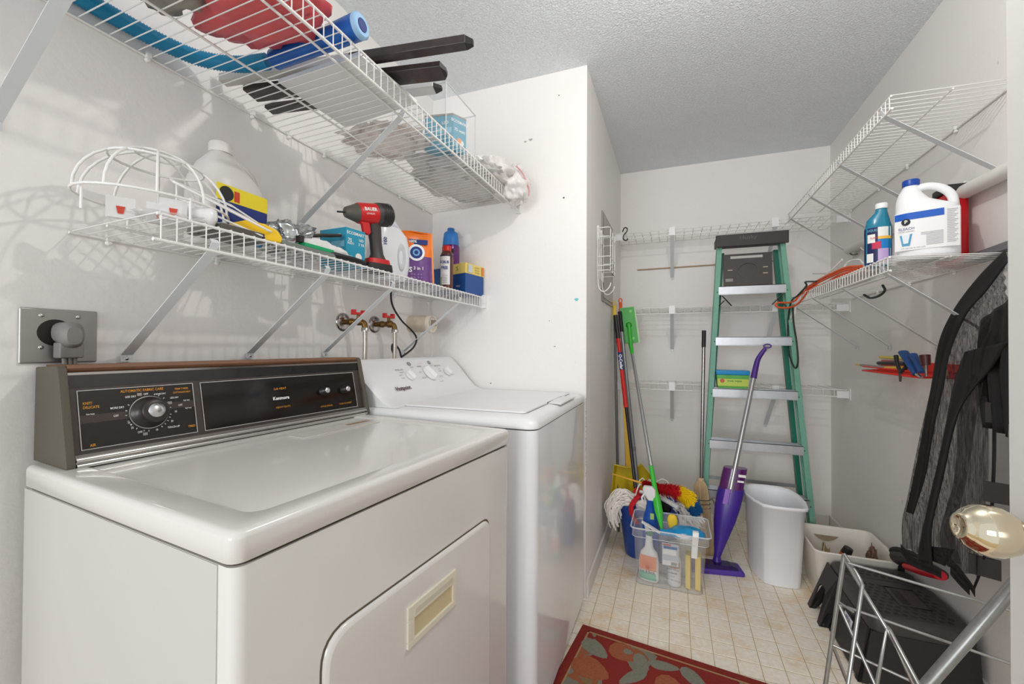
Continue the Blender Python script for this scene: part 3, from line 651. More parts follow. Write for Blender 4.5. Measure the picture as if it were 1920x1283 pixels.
# wire cage (dome) and folded rack
wb = thing('wire_dome', 'white wire dome frame lying on the near end of the lower left shelf', 'rack', (-1.03, .56, ZL))
B = MB(); cx, cy = -1.03, .572
for k in range(5):
    a = math.radians(36*k+12); dx, dy = math.cos(a)*.105, math.sin(a)*.135
    B.tube([(cx+dx*math.cos(t), cy+dy*math.cos(t), ZL+.046+.112*math.sin(t)) for t in [math.pi*i/18 for i in range(19)]], .0026, 6)
B.build('ribs', white_wire, wb)
B = MB()
for s, z in ((1, .046), (.62, .133), (.30, .153)): B.tube([(cx+.105*s*math.cos(t), cy+.135*s*math.sin(t), ZL+z) for t in [2*math.pi*i/28 for i in range(28)]], .0026, 6, closed=True)
B.build('rings', white_wire, wb)
MB().tube([(cx-.105, cy, ZL+.05), (cx-.105, cy, ZL+.003)], .0026, 6).tube([(cx+.105, cy, ZL+.05), (cx+.105, cy, ZL+.003)], .0026, 6).tube([(cx, cy-.125, ZL+.05), (cx, cy-.125, ZL+.003)], .0026, 6).build('feet', white_wire, wb)
wr = thing('wire_rack', 'flat white wire rack with rounded corners leaning beside the wire dome', 'rack', (-.96, .70, ZL))
B = MB(); o = V((-.985, .675, ZL+.075)); ax = V((.040, .085, -.036)).normalized()*1.22; ay = V((-.80, .50, .30)).normalized()
def rq(s, t): return o+ax*s+ay*t
lp = [rq(*q) for q in ((-.075, -.05), (-.08, .04), (-.06, .06), (.055, .06), (.085, .035), (.088, -.03), (.07, -.052), (-.06, -.058))]
B.tube(smoothpath(lp+[lp[0]], 5), .0028, 6)
for k in range(6): B.tube([rq(-.076+.010*0, -.04+.018*k), rq(.02, -.04+.018*k)+V((0, 0, .012)), rq(.086, -.035+.015*k)], .002, 5)
B.tube(smoothpath([rq(-.08, -.05)+V((0, 0, -.03)), rq(.02, -.06)+V((0, 0, -.025)), rq(.085, -.03)+V((0, 0, -.02)), rq(.09, .03)+V((0, 0, -.02))], 5), .0024, 6)
B.build('wires', white_wire, wr)
MB().tube([rq(-.07, -.05)+V((0, 0, 0)), V((rq(-.07, -.05).x, rq(-.07, -.05).y, ZL+.001))], .002, 6).tube([rq(.08, 0), V((rq(.08, 0).x, rq(.08, 0).y, ZL+.001))], .002, 6).build('legs', white_wire, wr)
# packs of white outlet covers
def cover(c, r, label):
    t = thing('outlet_cover', label, 'outlet cover', c); x, n = facing(c); c = V(c)
    MB().loft([[c+x*(.022*a)+UP*(.002+.042*(b_+1)*.5)+n*o_ for a, b_ in ((-1, -1), (1, -1), (1, 1), (-1, 1))] for o_ in (0, .012)], smooth=False).build('shell', mat('cover_white', (232, 230, 228), .2, alpha=.8), t, bevel=.004)
    MB().add([c+x*q[0]+UP*q[1]+n*.0135 for q in ((-.004, .010), (.004, .010), (.007, .025), (-.007, .025))], [(0, 1, 2, 3)]).build('red_mark', mat('red_mark', (196, 70, 52), .5), t)
    return t
cover((-1.04, .512, ZL), 0, 'white outlet cover with a red mark, nearest on the lower left shelf')
cover((-1.01, .565, ZL), 0, 'white outlet cover with a red mark inside the wire dome')
cover((-.955, .558, ZL+.0), 0, 'small white outlet cover with a red mark in front of the wire dome')
cp = thing('white_capsule', 'white plastic capsule lying on its side by the wire dome', 'container', (-.945, .60, ZL))
MB().lathe([(.004, 0), (.018, .004), (.021, .012), (.021, .075), (.017, .083), (.004, .086)], (-.99, .57, ZL+.035), (.62, .60, -.12), 20).build('body', mat('capsule_white', (236, 236, 236), .2), cp)
MB().box((-.965, .575, ZL+.001), (-.935, .60, ZL+.012)).build('base', clearp, cp)
gp = thing('perforated_plate', 'dark metal plate with rows of square holes on the lower left shelf', 'plate', (-.99, .69, ZL))
B = MB()
for i in range(9):
    for j in range(3): B.box((-1.02+.036*j, .635+.0135*i, ZL+.016), (-.99+.036*j, .645+.0135*i, ZL+.0175))
MB().box((-1.03, .630, ZL+.0005), (-.915, .760, ZL+.016)).build('plate', mat('plate_grey', (96, 92, 86), .4, .5), gp, bevel=.001)
B.build('slots', mat('plate_slots', (200, 198, 190), .5), gp, kind='stuff')
MB().blob((-.985, .60, ZL+.012), (.05, .09, .012), .3, 3, 31, 14, ZL+.0005).build('clear_pack', clearbag, label='clear crinkled wrapper under the wire dome', cat='wrapper')
# yellow tape case
yt = thing('yellow_case', 'yellow and black rounded tool case at the shelf lip', 'case', (-.93, .735, ZL))
C_ = V((-.950, .725, ZL)); x, n = V((.35, .94, 0)).normalized(), V((.94, -.35, 0)).normalized()
po = [C_+x*q[0]+UP*q[1] for q in ((-.060, .002), (.058, .002), (.060, .016), (.048, .031), (.020, .041), (-.020, .041), (-.050, .028), (-.062, .012))]
MB().prism(po, n*.030).build('shell', mat('tool_yellow', (240, 196, 20), .35), yt, bevel=.003)
MB().prism([C_+n*.0305+x*q[0]+UP*q[1] for q in ((-.052, .004), (-.030, .004), (-.030, .016), (-.052, .014))], n*.0015).build('grip', black, yt)
MB().prism([C_+n*.0305+x*q[0]+UP*q[1] for q in ((.005, .002), (.022, .002), (.018, .012), (.008, .012))], n*.0015).build('grip', black, yt)
# foil bag
MB().blob((-1.02, .895, ZL+.040), (.055, .080, .048), .6, 3.0, 41, 26, ZL+.0005).build('foil_bag', mat('silver_foil', (190, 194, 192), .16, .85, var=.4, vscale=40), label='crumpled silver foil bag beside the yellow case', cat='bag')
# green handled tool
gt = thing('green_tool', 'flat tool in clear film with a bright green grip behind the shelf lip', 'tool', (-.925, .86, ZL))
MB().box((-.945, .775, ZL+.001), (-.908, .955, ZL+.012)).build('blade', mat('tool_grey', (150, 156, 150), .3, .6), gt, bevel=.001)
MB().box((-.942, .850, ZL+.0125), (-.912, .953, ZL+.024)).build('grip', mat('tool_green', (30, 165, 105), .35), gt, bevel=.002)
MB().box((-.938, .842, ZL+.024), (-.922, .856, ZL+.042)).build('knob', mat('dark_knob', (50, 44, 42), .4), gt, bevel=.001)
# white gloves
gl = MB().blob((-.968, .955, ZL+.036), (.026, .068, .022), .22, 2.2, 51, 20).blob((-.945, 1.000, ZL+.030), (.016, .040, .014), .2, 2, 52, 16).blob((-.965, .91, ZL+.022), (.026, .035, .020), .25, 2, 53, 16, ZL+.001)
gl.build('work_glove', mat('white_glove', (232, 230, 228), .85, bump=.4, bscale=400), label='rolled white cloth glove in front of the teal bulb box', cat='glove')
# black handled pliers and knife
pl = thing('pliers', 'black handled pliers lying at the shelf lip before the teal box', 'pliers', (-.92, 1.02, ZL))
MB().tube(smoothpath([(-.925, .925, ZL+.012), (-.92, .97, ZL+.014), (-.922, 1.03, ZL+.012), (-.93, 1.065, ZL+.010)], 4), .008, 8).tube(smoothpath([(-.925, .925, ZL+.012), (-.908, .975, ZL+.010), (-.905, 1.03, ZL+.010), (-.908, 1.075, ZL+.009)], 4), .008, 8).build('handle', black, pl)
MB().tube([(-.928, .93, ZL+.012), (-.935, .895, ZL+.010)], .009, 6, r1=.004).build('jaw', mat('tool_steel', (120, 118, 114), .3, .9), pl)
kf = thing('utility_knife', 'black handled utility knife resting on the white glove', 'knife', (-.98, .98, ZL+.06))
MB().tube([(-.985, .905, ZL+.058), (-.975, .96, ZL+.074), (-.965, 1.03, ZL+.090)], .010, 8, flat=.55).build('handle', mat('knife_black', (44, 38, 36), .4), kf)
MB().tube([(-.986, .905, ZL+.057), (-.990, .875, ZL+.050)], .008, 4, r1=.002, flat=.2).build('blade', MATS['tool_steel'], kf)
# teal bulb box
bulbbox('light_bulb_box', 'teal light bulb box standing behind the cordless driver', (-.955, 1.045, 0), (-.945, 1.120, 0), (-1.065, 1.050, 0), ZL, 1.517, [('ECOSMART', .5, .88, .0135), ('75', .2, .68, .016), ('WATT', .24, .60, .009), ('3 YR', .8, .62, .012), ('LED', .8, .74, .011)])
# cordless impact driver
dv = thing('impact_driver', 'red and black cordless impact driver standing on its battery', 'power drill', (-.955, 1.17, ZL))
gx = mat('driver_grey', (62, 57, 54), .5, bump=.2, bscale=500); gr = mat('driver_red', (196, 28, 30), .35)
c0_ = V((-.985, 1.075, 1.575)); c1_ = V((-.935, 1.215, 1.600)); ax = (c1_-c0_).normalized()
def alongring(t, r, rv=None):
    p = c0_+(c1_-c0_)*t; s = ax.cross(UP).normalized(); u = s.cross(ax)
    return [p+s*(math.cos(2*math.pi*k/20)*r)+u*(math.sin(2*math.pi*k/20)*(rv or r)) for k in range(20)]
MB().loft([alongring(-.02, .010), alongring(0, .017), alongring(.26, .030, .031)]).build('nose', mat('nose_grey', (84, 80, 72), .45), dv)
MB().tube([c0_-ax*.028, c0_], .003, 8).build('bit', black, dv)
MB().loft([alongring(.26, .031, .032), alongring(.30, .033, .034), alongring(.70, .034, .036)]).build('red_housing', gr, dv)
mb = MB().loft([alongring(.70, .034, .037), alongring(.75, .036, .039), alongring(1.0, .036, .039), alongring(1.10, .030, .033), alongring(1.16, .018, .022)]).build('motor_housing', gx, dv)
V0 = MB()
for k in range(6): V0.loft([alongring(.80+.045*k, .0366, .0396), alongring(.815+.045*k, .0372, .0402), alongring(.83+.045*k, .0366, .0396)], cap=False)
V0.build('vent_ridges', black, mb)
hh = [(V((-.957, 1.172, 1.575)), .021, .026), (V((-.955, 1.178, 1.54)), .018, .024), (V((-.953, 1.183, 1.50)), .0165, .021), (V((-.951, 1.188, 1.46)), .0175, .022), (V((-.950, 1.190, 1.440)), .023, .031)]
MB().loft([sring(c, a, b_, 2.3, 18, ux=(.94, -.34, 0), uy=(.34, .94, 0)) for c, a, b_ in hh]).build('handle', gx, dv)
MB().prism([V((-.957, 1.158, z))+V((.3, .94, 0))*s for s, z in ((-.052, 1.562), (-.012, 1.562), (-.004, 1.525), (-.012, 1.515), (-.030, 1.520), (-.036, 1.545))], (.014, -.004, 0)).build('trigger_guard', gr, dv, bevel=.002)
MB().loft([sring((-.950, 1.186, z), a, b_, 4, 20, ux=(.94, -.34, 0), uy=(.34, .94, 0)) for z, a, b_ in ((1.424, .030, .044), (1.440, .028, .040))]).build('red_collar', gr, dv)
MB().loft([sring((-.950, 1.186, z), a, b_, 5, 20, ux=(.94, -.34, 0), uy=(.34, .94, 0)) for z, a, b_ in ((ZL, .033, .048), (1.404, .034, .050), (1.424, .032, .047))]).build('battery', mat('battery_black', (40, 34, 33), .45), dv)
fpn = V((.94, -.34, 0)).normalized()
text('BAUER', c0_+(c1_-c0_)*.47+fpn*.0345+UP*.008, ax, UP, .015, inkw, dv, bold=.03); text('LITHIUM', c0_+(c1_-c0_)*.47+fpn*.0345-UP*.007, ax, UP, .008, inkw, dv)
# white detergent jug
dj = thing('detergent_jug', 'white detergent jug with a moulded side handle behind the driver', 'jug', (-1.02, 1.335, ZL))
djm = mat('detergent_white', (232, 234, 237), .25)
q = lambda z, a, b_, dy=0: sring((-1.015, 1.335+dy, z), b_, a, 2.6, 28, ux=(.94, -.34, 0), uy=(.34, .94, 0))
MB().loft([q(ZL, .066, .036), q(ZL+.01, .075, .040), q(ZL+.06, .086, .042), q(ZL+.12, .086, .042), q(ZL+.17, .074, .040), q(ZL+.200, .050, .032, -.012), q(ZL+.212, .030, .026, -.02)]).build('body', djm, dj)
MB().loft([q(ZL+.197, .052, .034, -.012), q(ZL+.214, .040, .030, -.014), q(ZL+.232, .026, .022, -.016)]).build('cap', mat('cap_grey_white', (206, 210, 220), .4), dj)
c = V((-1.015, 1.335, 0))+V((.94, -.34, 0))*.041+V((.34, .94, 0))*.030
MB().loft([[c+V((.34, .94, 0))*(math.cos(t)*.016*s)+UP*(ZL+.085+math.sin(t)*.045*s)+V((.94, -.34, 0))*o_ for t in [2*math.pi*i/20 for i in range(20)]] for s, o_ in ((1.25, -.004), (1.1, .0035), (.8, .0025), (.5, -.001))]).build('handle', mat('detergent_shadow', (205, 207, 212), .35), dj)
text('100', c-V((.34, .94, 0))*.070+UP*(ZL+.135)+V((.94, -.34, 0))*.0016, (0, 0, 1), V((-.34, -.94, 0)), .020, navy, dj, bold=.02)
# second white bottle behind
sb = thing('spray_bottle', 'white bottle with a black trigger behind the orange pouch', 'bottle', (-1.09, 1.50, ZL))
MB().lathe([(.036, 0), (.038, .01), (.038, .14), (.03, .17), (.015, .185), (.015, .20)], (-1.09, 1.50, ZL), n=24).build('body', djm, sb)
MB().box((-1.105, 1.44, ZL+.196), (-1.078, 1.53, ZL+.225)).build('sprayer_head', whitep, sb, bevel=.006)
MB().tube([(-1.09, 1.50, ZL+.222), (-1.085, 1.55, ZL+.222), (-1.085, 1.585, ZL+.205)], .006, 6).build('trigger', black, sb)
# orange pouch
pch = thing('detergent_pouch', 'orange and purple detergent pods pouch with a resealable top', 'pouch', (-.985, 1.44, ZL))
pc = V((-.985, 1.435, 0)); px_, pn = V((.78, .62, 0)).normalized(), V((.62, -.78, 0)).normalized()
def pf(i, j, side):
    w = .088*(1-.10*j); s = (i*2-1); th = .026*(1-j)**.6*math.sqrt(max(0, 1-s*s))+.0015
    return pc+px_*(s*w)+pn*(th*side+.003*math.sin(9*i+5*j))+UP*(ZL+.001+.205*j)
def pgrid(j0, j1): 
    b = MB(); b.grid(lambda i, j: pf(i, j0+(j1-j0)*j, 1), 16, 8); b.grid(lambda i, j: pf(1-i, j0+(j1-j0)*j, -1), 16, 8); return b
om = mat('pouch_orange', (240, 120, 24), .2, coat=.4); pum = mat('pouch_purple', (104, 58, 130), .2, coat=.4, var=.35, vscale=60)
pgrid(.52, 1.0).build('upper_panel', om, pch); pgrid(0, .52).build('lower_panel', pum, pch)
B = MB()
for s in (-1, 1):
    B.grid(lambda i, j: pc+px_*(s*(.088*(1-.10*j)+i*.007))+pn*.002+UP*(ZL+.001+.205*j), 1, 8)
B.build('side_seal', mat('pouch_seal', (246, 150, 80), .25), pch)
def pp(s, j, o=.0): return pf((s+1)/2, j, 1)+pn*(.0025+o)
quad(MB(), pp(.35, .80, .002), px_, UP, .075, .020).build('blue_banner', navy, pch); text('100%', pp(.08, .80, .0032), px_, UP, .015, inkw, pch, bold=.03); text('cleaner', pp(.58, .80, .0032), px_, UP, .009, inkw, pch)
for r, m_, nm, o_ in ((.033, mat('white_print', (240, 240, 242), .4), 'swirl_white', .004), (.024, navy, 'swirl_blue', .005), (.014, mat('lt_blue_print', (120, 170, 215), .4), 'swirl_light', .006), (.008, navy, 'swirl_core', .007)):
    MB().lathe([(r, 0), (r*.98, .0006)], pp(.25, .58, o_), pn, 24).build(nm, m_, pch)
MB().lathe([(.046, 0), (.045, .0006)], pp(-.78, .52, .012), pn, 28).build('ring_yellow', mat('print_yellow', (244, 204, 40), .4), pch); MB().lathe([(.030, 0), (.029, .0006)], pp(-.78, .52, .0135), pn, 28).build('ring_orange', om, pch)
text('PODS', pp(-.35, .24, .004), px_, UP, .028, inkw, pch, bold=.03); text('3 in 1', pp(.35, .27, .004), px_, UP, .018, inkw, pch, bold=.02)
for i in range(4): text('o o', pp(.1+.3*(i % 2), .16-.06*(i//2), .004), px_, UP, .013, mat('lilac_print', (190, 160, 205), .5), pch)
MB().tube([pf(.06, .99, 1), pf(.5, 1.0, 1)+UP*.003, pf(.94, .985, 1)], .003, 6).build('top_seal', om, pch)
# small blue red box
rb_ = thing('small_box', 'small blue and red box between the pouch and the spray can', 'box', (-1.0, 1.72, ZL))
boxc((-.985, 1.66, 0), (-.965, 1.75, 0), (-1.06, 1.68, 0), ZL, ZL+.098).build('carton', mat('box_blue', (30, 90, 160), .4), rb_)
quad(MB(), (-.974, 1.705, ZL+.035), V((.02, .09, 0)), UP, .045, .055, .0005).build('red_print', redp, rb_); quad(MB(), (-.975, 1.705, ZL+.080), V((.02, .09, 0)), UP, .07, .02, .0008).build('cyan_print', MATS['cyan_print'], rb_)
# spray can
sc = thing('spray_can', 'slim spray can with a red cap and white label beside the blue box', 'spray can', (-.945, 1.655, ZL))
cc = (-.945, 1.655); rr_ = .0285
MB().lathe([(rr_, 0), (rr_+.001, .003), (rr_, .006), (rr_, .152), (.022, .168), (.017, .172)], (*cc, ZL), n=28).build('body', mat('can_brown', (96, 52, 46), .25, .3), sc)
wrap(cc, rr_, ZL+.020, ZL+.145, 1.7, None, mat('label_white', (232, 232, 232), .4), sc, a0=-.35)
wrap(cc, rr_, ZL+.146, ZL+.153, 5.6, None, mat('dark_band', (50, 44, 60), .4), sc)
wrap(cc, rr_, ZL+.01, ZL+.055, .9, None, mat('label_green', (130, 160, 80), .4), sc, a0=-1.3)
MB().lathe([(.019, 0), (.019, .022), (.0175, .024)], (*cc, ZL+.171), n=20).build('cap', redp, sc)
xs, ns = facing(cc)
for s, z, h_ in (('SCRUB', .118, .017), ('FREE', .093, .019)): text(s, V((*cc, ZL+z))+ns*(rr_+.001)-xs*.010, xs, UP, h_, navy, sc, bold=.03, sx=.75)
for k in range(5): quad(MB(), V((*cc, ZL+.028+.008*k))+ns*(rr_+.0012)-xs*.010, xs, UP, .026-.002*(k % 2), .0015).build('fine_print', MATS['grey_print'], sc)
# purple bottle with blue cap
pb_ = thing('purple_bottle', 'tall purple bottle with a blue cap behind the yellow and blue box', 'bottle', (-1.03, 1.855, ZL))
cc = (-1.035, 1.852)
MB().lathe([(.040, 0), (.043, .004), (.043, .20), (.043, .238), (.040, .250)], (*cc, ZL), n=32).build('body', mat('purple_foil', (98, 40, 112), .25, .2, var=.15, vscale=15), pb_)
MB().lathe([(.041, 0), (.038, .035), (.034, .062), (.029, .068), (.019, .069), (.018, .085), (.016, .088)], (*cc, ZL+.246), n=32).build('cap', mat('cap_blue', (46, 120, 196), .4), pb_)
xs, ns = facing(cc)
for s, z, h_ in (('laundry', .195, .014), ('deep clean', .180, .010), ('scent beads', .168, .010), ('P', .120, .030)): text(s, V((*cc, ZL+z))+ns*(.0445)-xs*.004, xs, UP, h_, mat('lilac_ink', (196, 150, 200), .5) if s != 'P' else inkw, pb_, sx=.8)
quad(MB(), V((*cc, ZL+.120))+ns*.040+xs*.030, (xs-ns*.7), UP, .022, .024).build('info_print', inkw, pb_); quad(MB(), V((*cc, ZL+.215))+ns*.0448, xs, UP, .030, .020).build('picture_print', ink, pb_)
# blue and yellow box
bx = thing('tissue_style_box', 'blue box with a yellow printed lid at the far end of the shelf', 'box', (-.93, 1.84, ZL))
C3, R3, L3 = V((-.906, 1.760, 0)), V((-.884, 1.912, 0)), V((-1.000, 1.795, 0))
boxc(C3, R3, L3, ZL, ZL+.092).build('base', mat('royal_blue_card', (28, 78, 146), .45), bx)
e = lambda p, k: p+(p-(R3+L3)/2)*k
boxc(e(C3, .02), e(R3, .02), e(L3, .02), ZL+.092, ZL+.140).build('lid', mat('yellow_card', (232, 206, 110), .45), bx)
xr = (R3-C3).normalized(); nn_ = xr.cross(UP); xl = (C3-L3).normalized(); nl = xl.cross(UP)
text('S', L3+(C3-L3)*.45+nl*.003+UP*(ZL+.116), xl, UP, .028, mat('brown_ink', (60, 50, 40), .5), bx)
text('easy', L3+(C3-L3)*.5+nl*.001+UP*(ZL+.035), xl, UP, .016, inkw, bx)
quad(MB(), C3+(R3-C3)*.22+nn_*.004+UP*(ZL+.116), xr, UP, .034, .036).build('picture', mat('picture_grey', (196, 204, 210), .5), bx)
quad(MB(), C3+(R3-C3)*.92+nn_*.004+UP*(ZL+.116), xr, UP, .018, .040).build('orange_corner', mat('orange_card', (226, 130, 60), .5), bx)
for k in range(3): text('side seam', C3+(R3-C3)*.6+nn_*.004+UP*(ZL+.127-.012*k), xr, UP, .010, MATS['brown_ink'], bx)

# ================================================================ LEFT WALL FITTINGS
ot = thing('dryer_outlet', 'steel wall plate with a heavy grey plug beside the dryer console', 'outlet', (XL, .483, 1.10))
steel = mat('brushed_steel_plate', (168, 167, 164), .32, .75, var=.06)
MB().box((XL+.0005, .424, 1.108), (XL+.006, .543, 1.218)).build('wall_plate', steel, ot, bevel=.003)
hx = XL+.0062
MB().lathe([(.027, 0), (.027, .0008)], (hx, .475, 1.170), (1, 0, 0), 32).build('receptacle', mat('receptacle_dark', (30, 24, 20), .5), ot)
for y, z in ((.454, 1.204), (.510, 1.204), (.454, 1.140)): MB().lathe([(.0042, 0), (.004, .0015), (.001, .002)], (hx, y, z), (1, 0, 0), 14).build('screw', chrome, ot)
pg = MB().loft([sring((hx+.003+o_, .487, 1.170+dz), a, b_, 2.5, 20, ux=(0, 1, 0), uy=(0, 0, 1)) for o_, a, b_, dz in ((0, .020, .022, 0), (.018, .021, .024, -.002), (.032, .019, .026, -.005), (.040, .012, .018, -.006))]).build('plug', mat('plug_grey', (128, 126, 122), .5), ot)
MB().box((hx+.008, .468, 1.118), (hx+.034, .506, 1.150)).build('plug_neck', MATS['plug_grey'], pg, bevel=.003)
B = MB()
for k in range(3): B.tube(smoothpath([(hx+.022, .480+.008*k, 1.122), (hx+.020, .481+.008*k, 1.09), (hx+.008, .481+.008*k, 1.02), (hx+.005, .482+.008*k, .92)], 4), .0042, 8)
B.build('cord', MATS['plug_grey'], pg)
brassv = mat('aged_brass', (120, 92, 50), .4, .85, var=.3, vscale=60)
rt = mat('valve_red', (206, 40, 38), .4)
for yy, lab in ((1.285, 'brass water valve with a red handle above the dryer, left one'), (1.468, 'brass water valve with a red handle above the washer, right one')):
    v = thing('water_valve', lab, 'valve', (XL, yy, 1.24), 0)
    MB().lathe([(.036, 0), (.035, .005), (.026, .010), (.012, .012)], (XL, yy, 1.236), (1, 0, 0), 32).build('escutcheon', mat('tarnished_chrome', (170, 164, 158), .2, 1), v)
    MB().lathe([(.010, .010), (.010, .030), (.014, .032), (.014, .042), (.011, .044), (.011, .062), (.015, .064), (.015, .078), (.010, .084)], (XL, yy, 1.236), (1, .15, .02), 14).build('valve_body', brassv, v)
    MB().tube(smoothpath([(XL+.070, yy+.010, 1.236), (XL+.088, yy+.014, 1.232), (XL+.094, yy+.015, 1.212)], 4), .011, 12).build('spout', brassv, v)
    MB().cyl((XL+.066, yy+.010, 1.246), (XL+.066, yy+.010, 1.266), .007, n=10).build('stem', brassv, v)
    h = MB().loft([sring((XL+.066, yy+.010, z), .010, .030, 3, 20, ux=(1, 0, 0), uy=(0, 1, 0)) for z in (1.264, 1.272)])
    for s in (-1, 1): h.box((XL+.058, yy+.010+s*.026-.007, 1.262), (XL+.074, yy+.010+s*.026+.007, 1.282))
    h.build('valve_handle', rt, v, bevel=.002)
    MB().lathe([(.014, 0), (.014, .014), (.010, .016)], (XL+.094, yy+.015, 1.200), n=8).build('hose_nut', mat('nut_steel', (200, 196, 188), .25, .9), v)
    pth = smoothpath([(XL+.094, yy+.015, 1.205), (XL+.094, yy+.015, 1.12), (XL+.088, yy+.012, 1.04), (XL+.06, yy, .92), (XL+.045, yy, .70)], 26)
    rings = []
    b = MB(); n_ = 8
    for i, p_ in enumerate(pth):
        rr_ = .0085+(.0008 if i % 2 else -.0006); rings.append([p_+V((math.cos(2*math.pi*k/n_)*rr_, math.sin(2*math.pi*k/n_)*rr_, 0)) for k in range(n_)])
    b.loft(rings).build('braided_hose', mat('braided_steel', (188, 180, 170), .3, .8, var=.3, vscale=200), v)
dp_ = thing('standpipe_cap', 'beige capped drain pipe sticking out of the wall above the washer', 'pipe', (XL, 1.735, 1.24))
bg = mat('beige_pipe', (204, 192, 172), .6, var=.2, vscale=40)
MB().cyl((XL, 1.735, 1.252), (XL+.105, 1.735, 1.252), .040, n=32).build('pipe', bg, dp_)
MB().lathe([(.044, 0), (.044, .016), (.040, .018), (.030, .018), (.029, .012)], (XL+.105, 1.735, 1.252), (1, 0, 0), 32).build('cap', mat('cap_cream', (220, 212, 196), .5), dp_)
MB().lathe([(.0285, 0), (.0285, .001)], (XL+.1185, 1.735, 1.252), (1, 0, 0), 24).build('cap_face', mat('cap_white', (226, 222, 214), .5), dp_)
MB().box((XL+.118, 1.722, 1.240), (XL+.136, 1.748, 1.268)).build('cap_lug', mat('lug_brown', (150, 132, 116), .6), dp_, bevel=.002)
# black cord
cord = [pt(733, 540, X=-1.10), pt(735, 570, X=-1.12), pt(752, 600, X=-1.12), pt(772, 620, X=-1.12), pt(781, 635, X=-1.11), pt(775, 652, X=-1.10), pt(755, 668, X=-1.10), pt(752, 668, X=-1.10), pt(748, 655, X=-1.10), pt(738, 645, X=-1.10), pt(735, 655, X=-1.11), pt(741, 672, X=-1.115), pt(745, 690, X=-1.12)]
cord[0].z = 1.40
MB().tube(smoothpath(cord, 8), .0042, 6).build('power_cord', mat('cord_black', (32, 30, 28), .45), label='black power cord looping down from the lower left shelf to the washer', cat='cord')
# ================================================================ CLOSET: LEFT SIDE
pn_ = thing('electrical_panel', 'tall narrow grey metal panel door on the closet side wall', 'panel', (XS, 2.56, 1.41))
MB().box((XS+.0003, 2.352, 1.400), (XS+.007, 2.770, 1.900)).build('frame', mat('panel_grey', (150, 146, 140), .4, .3, var=.1), pn_, bevel=.002)
MB().box((XS+.007, 2.372, 1.420), (XS+.010, 2.750, 1.880)).build('panel_door', mat('panel_door_grey', (162, 157, 150), .35, .3, var=.1), pn_, bevel=.002)
MB().box((XS+.010, 2.715, 1.60), (XS+.016, 2.74, 1.67)).build('latch', mat('latch_dark', (70, 66, 62), .4), pn_)
# white wire organiser
og = thing('wire_organizer', 'white wire hook rack hanging on the closet side wall over the grey panel', 'rack', (XS, 2.35, 1.45))
B = MB(); ox = XS+.012
def loop(x, y0, y1, z0, z1): B.tube([(x, y0, z0), (x, y0, z1), (x, y1, z1), (x, y1, z0)], .0024, 6, closed=True)
for yy in (2.16, 2.22, 2.28, 2.34):
    B.tube(smoothpath([(ox, yy, 1.76), (ox, yy, 1.55), (ox, yy, 1.50)], 4), .0026, 6)
for z in (1.745, 1.70, 1.60, 1.555, 1.53): B.tube([(ox, 2.14, z), (ox+.055, 2.14, z), (ox+.062, 2.15, z), (ox+.062, 2.34, z), (ox+.055, 2.35, z), (ox, 2.35, z)], .0022, 6)
for yy in (2.17, 2.25, 2.33): B.tube([(ox+.062, yy, 1.745), (ox+.062, yy, 1.53)], .0022, 6)
B.build('frame', white_wire, og)
for yy in (2.17, 2.31):
    MB().tube(smoothpath([(ox, yy, 1.545), (ox, yy, 1.47), (ox+.012, yy, 1.435), (ox+.035, yy, 1.428), (ox+.058, yy, 1.450), (ox+.064, yy, 1.470)], 5), .0028, 6).build('hook', white_wire, og)
for y_ in (2.20, 2.30): MB().box((XS+.0005, y_, 1.70), (XS+.012, y_+.01, 1.775)).build('hanger_strap', white_wire, og)
# S hook on the upper closet shelf
sh = [(-.325, YB-.300, 1.925), (-.312, YB-.305, 1.95), (-.295, YB-.310, 1.945), (-.295, YB-.310, 1.925), (-.315, YB-.310, 1.90), (-.318, YB-.310, 1.875), (-.30, YB-.312, 1.862), (-.288, YB-.312, 1.875)]
MB().tube(smoothpath(sh, 5), .0042, 8).build('s_hook', mat('hook_dark', (80, 74, 66), .3, .8), label='dark metal S hook on the left end of the topmost closet shelf', cat='hook')
# wooden dowel on the wall
MB().tube([(-.25, YB-.006, 1.712), (.62, YB-.006, 1.722)], .0048, 8).build('dowel', mat('dowel_wood', (176, 152, 122), .6), label='thin wooden dowel fixed along the closet back wall', cat='rod')

